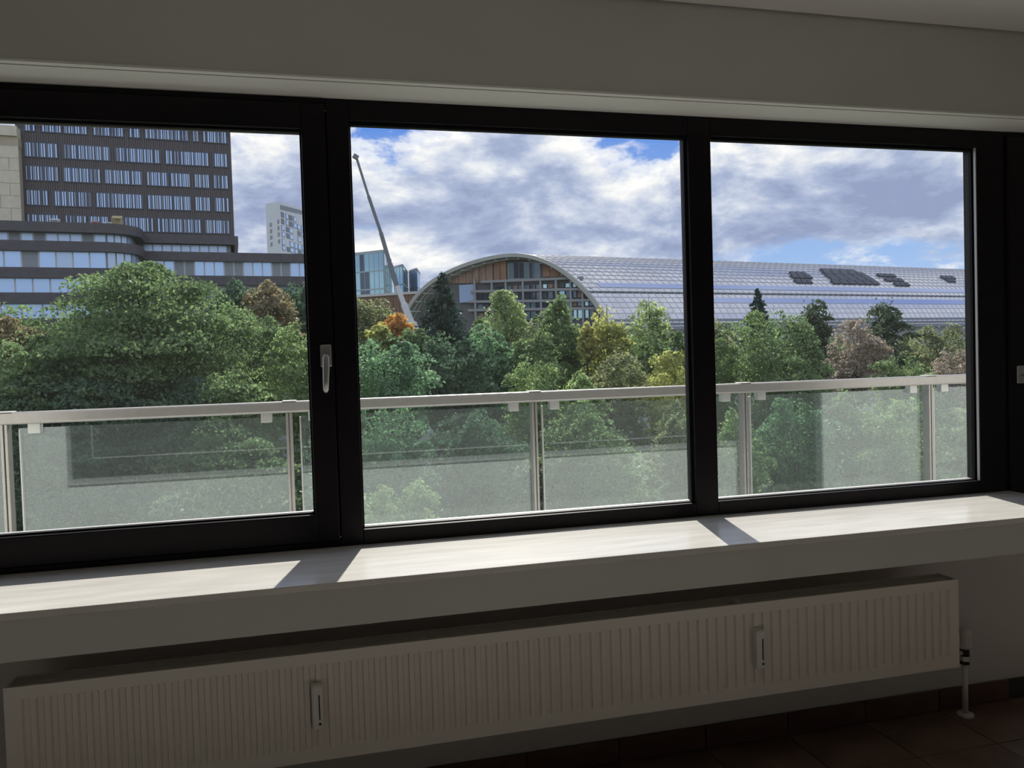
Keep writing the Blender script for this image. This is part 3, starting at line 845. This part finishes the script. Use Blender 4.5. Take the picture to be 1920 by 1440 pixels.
def proj(p):
    d = np.array([p[0], p[1], p[2]-EYE]); w_ = d @ FWD
    return 960+F*(d @ RIGHT)/w_, 720+F*(d @ DOWN)/w_


grid_i = np.linspace(NA*.6, NA-2, 80); grid_l = np.linspace(5, HL-2, 160)
gp = np.array([[proj(hp(i, l, -.2)) for l in grid_l] for i in grid_i])


def on_roof(px, py):
    d = np.hypot(gp[:, :, 0]-px, gp[:, :, 1]-py); k = np.unravel_index(d.argmin(), d.shape)
    return grid_i[k[0]], grid_l[k[1]]


def roof_strip(px0, px1, py):
    (i0, l0), (i1, l1) = on_roof(px0, py), on_roof(px1, py+.6)

    i = (i0+i1)/2; n = max(3, int(abs(l1-l0)/2.4)); st = (l1-l0)/n
    f = MB()
    for k in range(n):
        a, c = l0+st*k+.22, l0+st*(k+1)-.22
        k0 = len(f.v)
        for q in (hp(i-.42, a, -.55), hp(i+.42, a, -.40), hp(i+.42, c, -.40), hp(i-.42, c, -.55), hp(i-.42, a, .1), hp(i+.42, a, .1), hp(i+.42, c, .1), hp(i-.42, c, .1)): f.v.append(q)
        f.f += [tuple(k0+j for j in q) for q in ((0, 1, 2, 3), (7, 6, 5, 4), (0, 4, 5, 1), (1, 5, 6, 2), (2, 6, 7, 3), (3, 7, 4, 0))]
    f.build('roof_light', M_WFRAME, hall, kind='stuff', label='strip of small dark roof lights')


for a in ((1482, 1514, 513.5), (1484, 1519, 519.5), (1490, 1523, 528), (1540, 1604, 508.5), (1546, 1618, 513.8), (1551, 1628, 519), (1556, 1636, 524.5), (1560, 1646, 531),
          (1647, 1677, 517), (1660, 1692, 524.5), (1675, 1705, 532.5), (1763, 1791, 520.5), (1776, 1790, 526)):
    roof_strip(*a)

# gable wall set back under the roof edge
GP = Plane(FP.p0+AX*OVER, FP.u)


def zarch(s):
    return float(np.interp(s, arc[:, 0], arc[:, 1])) - .75


def gable_panel(name, pxa, pxb, yt, yb, m, d0=0.0, d1=.1, label=None, n=10):
    """panel on the gable between two pixel columns; yt None follows the arch"""
    ym = 540
    sa, sb = GP.hit(pxa, ym)[0], GP.hit(pxb, ym)[0]
    zb = GP.hit((pxa+pxb)/2, yb)[1] if yb is not None else GZ
    b = MB(); ss = np.linspace(sa, sb, n+1); tops = []
    for s in ss: tops.append(zarch(s) if yt is None else min(zarch(s), GP.hit((pxa+pxb)/2, yt)[1]))
    tops = [max(t, zb+.01) for t in tops]
    for d in (d1, d0):
        for s, t in zip(ss, tops): b.v += [GP.P(s, d, zb), GP.P(s, d, t)]
    m_ = 2*(n+1)
    for i in range(n):
        k = 2*i
        b.f += [(k, k+2, k+3, k+1), (m_+k, m_+k+1, m_+k+3, m_+k+2), (k+1, k+3, m_+k+3, m_+k+1), (k, m_+k, m_+k+2, k+2)]
    b.f += [(0, 1, m_+1, m_), (2*n, m_+2*n, m_+2*n+1, 2*n+1)]
    return b.build(name, m, hall, label=label)


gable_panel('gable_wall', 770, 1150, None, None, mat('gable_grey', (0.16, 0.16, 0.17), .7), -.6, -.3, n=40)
wp = np.linspace(835, 925, 8)
for a, c in zip(wp[:-1], wp[1:]): gable_panel('timber_panel', a+.5, c-.5, None, 531, M_WOOD, -.3, .05+random.uniform(0, .05), n=4)
for a, c in ((927.5, 938.5), (939.5, 950)): gable_panel('timber_panel', a, c, None, 526, M_WOOD2, -.3, .1, n=4)
for a, c in ((1019, 1032), (1033, 1050), (1051, 1068)): gable_panel('timber_panel', a, c, None, 519, M_WOOD2, -.3, .08, n=4)
gw = gable_panel('gable_window', 953, 1014, 491.5, 523, M_GSTEEL, -.3, .02)
for k in range(6):
    x = 955+k*9.7
    o = gable_panel('pane', x, x+8.7, 493, 521.5, M_PANEDK if k % 3 else M_PANE3, .0, .08, n=2); put(o, gw)
gable_panel('blue_hoarding', 862, 889, 534, 567, mat('light_blue_sheet', (0.42, 0.55, 0.78), .6), -.3, .3, label='light blue sheet on the gable')
b = MB()
for y0, y1, xa, xb in ((529, 521, 905, 1095), (547, 542, 885, 1110), (566, 563, 880, 1122), (582, 578, 880, 1130)):
    sa, za = GP.hit(xa, y0); sb, zb = GP.hit(xb, y1); b.beam(GP.P(sa, .5, za), GP.P(sb, .5, zb), .5)
    b_ = None
b.build('steel_beams', M_GSTEEL, hall)
for x in (893, 925, 951, 983, 1016, 1045, 1072, 1094):
    s, z = GP.hit(x, 560)
    MB().fbox(GP, s-.2, s+.2, .3, .7, GZ, min(zarch(s), GP.hit(x, 524)[1])).build('steel_column', M_GSTEEL, hall)
for ya, yb in ((534, 541), (548, 561), (566, 577), (584, 600)):
    for xa in np.arange(896, 1120, 11.0):
        if xa < 920 and ya < 545: continue
        s = GP.hit(xa+8, ya)[0]
        z = GP.hit(xa, ya)[1]
        if zarch(s) < z+.4: continue
        o = gable_panel('gable_glazing', xa, xa+8.5, ya-.04*(xa-1000), yb-.04*(xa-1000), random.choice([M_PANEDK, M_WFRAME, M_PANEDK, M_PANE3, M_WOOD]), -.3, .1, n=1)
# roof underside ribs in front of the gable
b = MB()
for i in range(1, NA-1, 2):
    b.beam(hp(i, 0, .85), hp(i, OVER, .85), .22)
for l in (.8, 1.6):
    for i in range(0, NA-1): b.beam(hp(i, l, .85), hp(i+1, l, .85), .18)
b.build('soffit_lattice', M_ROOFTAN, hall, kind='stuff')
# low service building edge along the foot of the roof
for y0, th in ((588, .45), (602, .6)):
    i = NA-2.2 if y0 < 600 else NA-1.01
    b = MB()
    for l in range(nl): b.beam(hp(i, HL*l/nl, -1.6), hp(i, HL*(l+1)/nl, -1.6), th)
    b.build('eaves_rail', M_MIDGREY, hall)
b = MB(); q0 = hp(NA-1, 0); q1 = hp(NA-1, HL)
EP = Plane(q0[:2], (q1[0]-q0[0], q1[1]-q0[1]))
b.fbox(EP, 0, HL, -.6, 0, GZ, q0[2]); b.build('side_wall', mat('side_wall_grey', (0.42, 0.43, 0.47), .7, noise=.15, nscale=.3), hall)

# ---- mobile crane
M_CRDK = mat('crane_grey', (0.22, 0.23, 0.26), .5); M_CRW = mat('crane_white', (0.78, 0.77, 0.78), .45); M_TYRE = mat('tyre', (0.02, 0.02, 0.02), .8)
CY = 104.0
cpts = [at(667.5, 293, CY), at(691, 368, CY), at(714, 436, CY), at(731, 494, CY), at(744, 536, CY), at(757, 570, CY), at(771, 606, CY)]
foot_ = cpts[-1]+(cpts[-1]-cpts[-2])*2.6
crane = empty('mobile_crane', (foot_.x, CY, GZ), 'tall telescopic crane with a grey and white boom leaning left above the trees', 'crane')


def seg(a, c, w_, m, lab=None):
    return MB().beam(a, c, w_).build('boom_section', m, crane, bevel=.03, label=lab)


seg(cpts[0], cpts[1], .30, M_CRDK, 'thin grey boom section'); seg(cpts[1], cpts[2], .40, M_CRDK, 'thin grey boom section')
seg(cpts[2], cpts[3], .50, M_CRDK, 'grey boom section'); seg(cpts[3], cpts[4], .62, M_CRDK, 'grey boom section')
seg(cpts[4], cpts[5], .65, M_CRW, 'white boom section'); seg(cpts[5], cpts[6], .85, M_CRW, 'white boom section'); seg(cpts[6], foot_, 1.3, M_CRW, 'white boom section')
MB().beam(cpts[0]+Vector((-.35, 0, .1)), cpts[0]+Vector((.25, 0, -.25)), .55).build('boom_head', M_CRDK, crane)
MB().beam(cpts[5]+Vector((-.75, 0, -1.2)), foot_+Vector((-1.6, 0, 1.5)), .45).build('luffing_cylinder', M_CRDK, crane)
MB().box(foot_.x-2.4, foot_.x+3.2, CY-1.3, CY+1.3, GZ+1.6, foot_.z+.6).build('turntable', M_CRW, crane, bevel=.1)
MB().box(foot_.x-6, foot_.x+6, CY-1.35, CY+1.35, GZ+.7, GZ+1.6).build('chassis', M_CRW, crane, bevel=.1)
MB().box(foot_.x-7.8, foot_.x-6, CY-1.35, CY+1.35, GZ+.7, GZ+2.9).build('cab', M_CRW, crane, bevel=.2)
for dx in (-6.6, -4, -2, 2, 3.8, 5.4):
    for sy in (-1.2, 1.2):
        MB().tube([(foot_.x+dx, CY+sy-.25, GZ+.65), (foot_.x+dx, CY+sy+.25, GZ+.65)], [.65, .65], 14).build('wheel', M_TYRE, crane)

# ------------------------------------------------------------------ trees
def L(name, dark, light, tr=.45): return leaf_mat(name, dark, light, tr)


M_BARK = mat('dark_bark', (0.055, 0.045, 0.035), .9, noise=.4, nscale=3)
LEAF = {
    'mid': L('leaf_mid_green', (0.061, 0.109, 0.053), (0.327, 0.439, 0.201)),
    'deep': L('leaf_deep_green', (0.041, 0.082, 0.055), (0.185, 0.288, 0.169), .42),
    'bright': L('leaf_bright_green', (0.102, 0.167, 0.071), (0.438, 0.558, 0.261), .5),
    'fresh': L('leaf_fresh_green', (0.072, 0.120, 0.057), (0.343, 0.459, 0.217), .5),
    'pale': L('leaf_pale_green', (0.146, 0.205, 0.099), (0.595, 0.696, 0.354), .5),
    'yellow': L('leaf_yellow_green', (0.183, 0.217, 0.073), (0.699, 0.711, 0.290), .5),
    'gold': L('leaf_gold', (0.373, 0.310, 0.101), (0.648, 0.720, 0.319), .5),
    'orange': L('leaf_orange', (0.36, 0.20, 0.060), (0.72, 0.46, 0.18), .5),
    'bronze': L('leaf_bronze', (0.134, 0.122, 0.073), (0.461, 0.401, 0.242), .45),
    'tan': L('leaf_tan', (0.271, 0.227, 0.191), (0.529, 0.472, 0.379), .4),
    'olive': L('leaf_olive', (0.116, 0.143, 0.077), (0.447, 0.484, 0.265), .45),
    'teal': L('leaf_cool_green', (0.067, 0.130, 0.082), (0.305, 0.484, 0.265), .5),
    'conifer': L('leaf_conifer', (0.020, 0.047, 0.037), (0.074, 0.139, 0.100), .2),
    'pine': L('leaf_pine', (0.043, 0.072, 0.048), (0.178, 0.234, 0.141), .3),
}


def unit(n):
    v = RNG.normal(size=(n, 3)); return v/np.linalg.norm(v, axis=1)[:, None]


def leaves_mesh(name, cen, nrm, size, m):
    """one diamond leaf spray per centre"""
    n = len(cen)
    t = np.cross(nrm, unit(n)); t /= np.linalg.norm(t, axis=1)[:, None]+1e-9
    u = np.cross(nrm, t)
    sz = size*RNG.uniform(.6, 1.35, n)[:, None]
    V = np.empty((n, 4, 3))
    fold = nrm*sz*.18
    V[:, 0] = cen-t*sz; V[:, 1] = cen+u*sz*.62+fold; V[:, 2] = cen+t*sz; V[:, 3] = cen-u*sz*.62+fold
    me = bpy.data.meshes.new(name)
    me.vertices.add(4*n); me.vertices.foreach_set('co', V.reshape(-1).astype(np.float32))
    me.loops.add(4*n); me.loops.foreach_set('vertex_index', np.arange(4*n, dtype=np.int32))
    me.polygons.add(n); me.polygons.foreach_set('loop_start', np.arange(0, 4*n, 4, dtype=np.int32))
    me.update(calc_edges=True); me.validate()
    me.materials.append(m)
    return me


def crown_pts(kind, R, H, n):
    """leaf centres and normals in local coords, crown from z=0 (its foot) to z=H, half width R; also clump centres"""
    C = []
    if kind == 'cone':
        cen, nr = [], []
        nb = int(170)
        for i in range(nb):
            t = (i+.5)/nb; z = H*t; rr = R*(1-t)**.85*RNG.uniform(.65, 1.12)+.1
            a = RNG.uniform(0, 2*math.pi); k = max(6, int(n/nb*(1.9*(1-t)+.15)))
            f = RNG.uniform(.15, 1, k)**.7
            p = np.c_[np.cos(a)*f*rr, np.sin(a)*f*rr, z-f*rr*.28+0*f] + RNG.normal(size=(k, 3))*np.array([.13, .13, .09])*R*.55*(1.15-t)
            cen.append(p); q = RNG.normal(size=(k, 3))*.6+np.array([math.cos(a)*.5, math.sin(a)*.5, .7]); nr.append(q/np.linalg.norm(q, axis=1)[:, None])
        return np.concatenate(cen), np.concatenate(nr), C
    if kind == 'round': ncl, rc, open_ = 120, .22, .0
    elif kind == 'big': ncl, rc, open_ = 190, .185, .0
    elif kind == 'birch': ncl, rc, open_ = 75, .24, .15
    elif kind == 'sparse': ncl, rc, open_ = 90, .22, .3
    elif kind == 'pine': ncl, rc, open_ = 64, .25, .5
    else: ncl, rc, open_ = 60, .26, 0
    cen, nr = [], []
    dirs = unit(ncl); dirs[:, 2] = dirs[:, 2]*.95+.05
    for d in dirs:
        rad_ = RNG.uniform(.55, 1.14) if kind not in ('pine', 'big') else RNG.uniform(.5, 1.02)
        if d[2] > .72 and kind != 'pine': rad_ = RNG.uniform(.8, 1.0)
        zc = .5+.5*d[2]*rad_
        if kind in ('birch',): prof_ = (max(0.03, 1-zc))**.34*(.40+zc)**.35*1.05
        elif kind == 'sparse': prof_ = 1-.2*zc
        elif kind == 'pine': prof_ = .7+.4*zc
        elif kind == 'big': prof_ = min(1.0, 1.22-.62*zc*zc)
        else: prof_ = 1.0
        c = np.array([d[0]*rad_*(1-rc)*prof_*R, d[1]*rad_*(1-rc)*prof_*R, zc*H*(1-rc*.5)+.0])
        C.append(c)
        k = max(8, int(n/ncl*RNG.uniform(.5, 1.5)))
        q = unit(k); q[:, 2] = np.abs(q[:, 2])*.9-.25
        rr = rc*RNG.uniform(.55, 1.4)
        sh = RNG.uniform(.35, 1.05, k)[:, None]**.5
        sc = np.array([R*rr, R*rr, min(R, H*.5)*rr*(.6 if kind == 'pine' else .8)])
        cen.append(c+q*sh*sc)
        w_ = q*.7+unit(k)*.9+np.array([0, 0, .35]); nr.append(w_/np.linalg.norm(w_, axis=1)[:, None])
    # inner filling keeps the crown opaque
    k = int(n*(.35 if open_ == 0 else .15))
    q = unit(k)*RNG.uniform(.2, .8, k)[:, None]
    cen.append(np.c_[q[:, 0]*R, q[:, 1]*R, (q[:, 2]*.5+.5)*H]); nr.append(unit(k))
    return np.concatenate(cen), np.concatenate(nr), C


def tree(label, cx, ytop, wpx, ybot, Y, kind, leaf, name=None, cat='tree', dens=1.0, trunk=True, lpx=5.6):
    top = at(cx, ytop, Y); botp = at(cx, ybot, Y)
    dep = Y*1.03
    R = wpx*(1.08 if kind == 'big' else 1.2)*dep/F/2; H = top.z-botp.z
    name = name or {'cone': 'conifer', 'pine': 'pine_tree', 'birch': 'birch_tree', 'bush': 'shrub'}.get(kind, 'leafy_tree')
    e = empty(name, (top.x, Y, GZ), label, cat)
    ls = lpx*dep/F*.62
    area = wpx*(ybot-ytop)
    n = int(np.clip(dens*area/(lpx*lpx)*9.0, 2500, 90000))
    P, N, C = crown_pts('round' if kind == 'bush' else kind, R, H, n)
    if kind not in ('big', 'cone'):   # uneven outline
        ph = RNG.uniform(0, 6.28, 4); a = np.arctan2(P[:, 1], P[:, 0]); zz = P[:, 2]/max(H, .1)
        k_ = 1+.13*np.sin(2*a+ph[0]+3*zz)+.10*np.sin(3*a+ph[1]-5*zz)
        P[:, 0] *= k_; P[:, 1] *= k_; P[:, 2] += np.minimum(.07*H, .8)*np.sin(2*a+ph[2])*np.clip(zz, 0, 1)
    P = P + np.array([0, 0, botp.z-GZ])
    P[:, 2] = np.maximum(P[:, 2], .1)
    me = leaves_mesh('foliage', P, N, ls, LEAF[leaf])
    fo = bpy.data.objects.new('foliage', me); COL.objects.link(fo); fo.parent = e; fo['kind'] = 'stuff'
    # trunk and boughs
    b = MB(); zt = top.z-GZ; zb = botp.z-GZ
    r0 = max(.10, R*.055); lean = RNG.uniform(-.3, .3, 2)
    zs_ = [0, max(.3, zb*.5), max(.6, zb), zb+H*.45, zb+H*(.95 if kind in ('cone', 'birch') else .75)]
    b.tube([(lean[0]*z/zt, lean[1]*z/zt, z) for z in zs_], [r0*1.25, r0, r0*.9, r0*.55, r0*.12], 8)
    if C:
        idx = RNG.permutation(len(C))[:14 if kind in ('pine', 'sparse', 'birch', 'big') else 7]
        for j in idx:
            c = C[j]+np.array([0, 0, zb]); zs0 = max(zb*.8, c[2]-H*.28)
            b.tube([(lean[0]*zs0/zt, lean[1]*zs0/zt, zs0), (c[0]*.55, c[1]*.55, zs0+(c[2]-zs0)*.55), tuple(c)], [r0*.42, r0*.26, r0*.07], 6)
    t_ = b.build('trunk', M_BARK, None, smooth=True); t_.parent = e
    return e


TREES = [
 # label, cx, ytop, width, ybot, distance, kind, leaf
 ('huge rounded green tree in front of the office podium', 268, 460, 395, 850, 52, 'big', 'mid'),
 ('leafy green tree cut off by the left edge of the window', -5, 552, 200, 840, 56, 'round', 'mid'),
 ('bronze tinted tree low at the far left edge', 22, 588, 95, 690, 50, 'sparse', 'bronze'),
 ('light green tree in front of the bronze tinted one at the left edge', 60, 610, 170, 860, 46, 'round', 'fresh'),
 ('dark green tree directly right of the huge tree, under the long dark band', 436, 512, 105, 700, 72, 'round', 'deep'),
 ('reddish brown topped tree under the long dark band', 494, 518, 115, 680, 68, 'sparse', 'bronze'),
 ('dark green tree behind the left sash, right of the reddish one', 563, 516, 105, 700, 74, 'round', 'deep'),
 ('cool green tree at the right shoulder of the huge tree', 478, 572, 150, 840, 58, 'round', 'mid'),
 ('bright green tree beside the window handle', 563, 588, 140, 860, 50, 'round', 'bright'),
 ('small bright green tree low in front of the huge tree, above the handrail', 432, 684, 100, 830, 45, 'round', 'fresh'),
 ('deep green understorey tree at the foot of the huge tree, left side', 140, 660, 260, 960, 47, 'round', 'deep'),
 ('deep green understorey tree at the foot of the huge tree, right side', 330, 690, 230, 960, 47, 'round', 'deep'),
 ('olive green tree between the window post and the crane', 692, 552, 110, 690, 82, 'round', 'olive'),
 ('small orange autumn tree at the foot of the crane boom', 742, 584, 56, 660, 74, 'round', 'orange'),
 ('yellowish shrub left of the orange tree', 712, 606, 50, 670, 72, 'round', 'yellow'),
 ('dark pointed conifer in front of the hall gable', 829, 512, 148, 690, 76, 'cone', 'conifer'),
 ('small green tree between the crane boom and the conifer', 775, 606, 60, 700, 70, 'round', 'mid'),
 ('large light green tree beside the dark window post, above the handrail', 718, 614, 175, 860, 52, 'round', 'teal'),
 ('dark oak like tree below the pointed conifer', 848, 616, 150, 850, 56, 'round', 'deep'),
 ('cool green tree just right of the dark oak like tree', 912, 598, 120, 800, 60, 'round', 'teal'),
 ('slender pale green tree before the middle of the gable', 945, 533, 105, 730, 72, 'birch', 'pale'),
 ('airy green tree with a dark trunk before the right half of the gable', 1045, 540, 125, 740, 66, 'birch', 'fresh'),
 ('yellow green tree at the right foot of the arch', 1134, 560, 105, 760, 64, 'birch', 'yellow'),
 ('small golden leaved tree at the right foot of the arch', 1100, 598, 40, 680, 62, 'sparse', 'gold'),
 ('pale airy tree standing alone before the silver roof', 1218, 549, 88, 690, 70, 'birch', 'pale'),
 ('green tree in front of the lone pale airy tree', 1222, 610, 100, 790, 62, 'round', 'mid'),
 ('dark green bushy tree between the golden and the cool green trees', 1000, 610, 110, 790, 60, 'round', 'mid'),
 ('rounded light green shrub above the middle of the handrail', 1000, 664, 125, 880, 50, 'bush', 'bright'),
 ('smaller light green shrub above the handrail, right of the rounded one', 1088, 682, 90, 880, 49, 'bush', 'bright'),
 ('olive tree under the yellow green one', 1160, 640, 110, 860, 54, 'round', 'olive'),
 ('yellow tinted tree left of the thin window mullion', 1262, 640, 120, 860, 52, 'round', 'yellow'),
 ('green tree half hidden by the thin window mullion', 1330, 610, 110, 860, 55, 'round', 'bright'),
 ('big round fresh green tree in the right window light', 1452, 560, 225, 880, 54, 'round', 'fresh'),
 ('tiny dark conifer top behind the big round tree', 1420, 542, 62, 640, 80, 'cone', 'conifer'),
 ('dark pine peeping out behind the right of the big round tree', 1526, 540, 95, 720, 68, 'pine', 'pine'),
 ('pinkish tan half bare tree in the right window light', 1606, 584, 112, 780, 60, 'round', 'tan'),
 ('tall dark pine with an open crown before the silver roof', 1656, 541, 135, 760, 63, 'pine', 'pine'),
 ('green undergrowth below the tall dark pine', 1690, 650, 120, 860, 52, 'round', 'mid'),
 ('olive green tree near the right edge of the window', 1762, 590, 135, 800, 67, 'round', 'olive'),
 ('pinkish tan shrub in front of the olive tree at the right', 1788, 648, 95, 800, 52, 'round', 'tan'),
 ('olive tree cut off by the right window frame', 1872, 588, 120, 820, 66, 'round', 'olive'),
 ('dark green shrub behind the railing glass, far left panel', 90, 770, 280, 1060, 44, 'bush', 'deep'),
 ('dark green shrub behind the railing glass, left of the window handle', 420, 775, 300, 1060, 44, 'bush', 'mid'),
 ('green shrub behind the railing glass beside the dark window post', 690, 740, 220, 1060, 43, 'bush', 'teal'),
 ('dark green shrub behind the railing glass below the dark oak like tree', 890, 745, 210, 1060, 44, 'bush', 'deep'),
 ('green shrub behind the railing glass in the middle panel', 1090, 745, 240, 1060, 43, 'bush', 'fresh'),
 ('yellow green shrub behind the railing glass left of the thin mullion', 1270, 735, 130, 1040, 42, 'bush', 'olive'),
 ('bright shrub behind the railing glass right of the thin mullion', 1375, 755, 120, 1020, 40, 'bush', 'bright'),
 ('cool green shrub behind the railing glass below the big round tree', 1490, 728, 180, 1040, 43, 'bush', 'teal'),
 ('green shrub behind the railing glass below the tall pine', 1660, 725, 220, 1040, 43, 'bush', 'fresh'),
 ('grey green shrub behind the railing glass at the right edge', 1830, 722, 180, 1020, 44, 'bush', 'olive'),
 ('light green sapling low behind the railing glass, near the dark post', 705, 900, 110, 1080, 30, 'sparse', 'bright'),
 ('taller light green sapling low behind the glass, second from the dark post', 785, 888, 95, 1080, 30, 'sparse', 'bright'),
]
FAR = [(600, 575, 100, 'hidden behind the dark window post'), (660, 590, 90, 'under the brown timber wall beside the dark post'), (745, 625, 110, 'below the orange autumn tree'),
       (820, 600, 110, 'at the foot of the pointed conifer'), (905, 585, 110, 'under the light blue sheet of the gable'), (985, 590, 110, 'below the middle of the gable'),
       (1075, 600, 100, 'left of the small golden leaved tree'), (1165, 615, 100, 'between the yellow green and the lone pale tree'), (1265, 612, 95, 'left of the thin mullion under the silver roof'),
       (1345, 590, 100, 'just right of the thin mullion'), (1430, 590, 110, 'behind the big round fresh green tree'), (1520, 600, 110, 'under the pine behind the big round tree'),
       (1590, 620, 110, 'behind the pinkish tan half bare tree'), (1700, 615, 110, 'right of the tall dark pine'), (1790, 618, 110, 'behind the pinkish tan shrub'), (1850, 600, 110, 'at the right frame of the window')]
for k, (cx, yt, w_, where) in enumerate(FAR):
    t = tree('distant green tree of the far row, ' + where, cx, yt, w_, 760, 86+3*(k % 3), 'round', ('mid', 'olive', 'deep', 'fresh')[k % 4])
    t['group'] = 'far row of trees in front of the hall'
TREES.append(('green shrub behind the railing glass below the pinkish tan half bare tree', 1585, 712, 150, 1000, 46, 'bush', 'fresh'))
TREES.append(('green shrub behind the railing glass below the olive tree at the right', 1745, 712, 150, 1000, 47, 'bush', 'deep'))
for t in TREES:
    tree(*t, cat='shrub' if t[6] == 'bush' else 'tree')
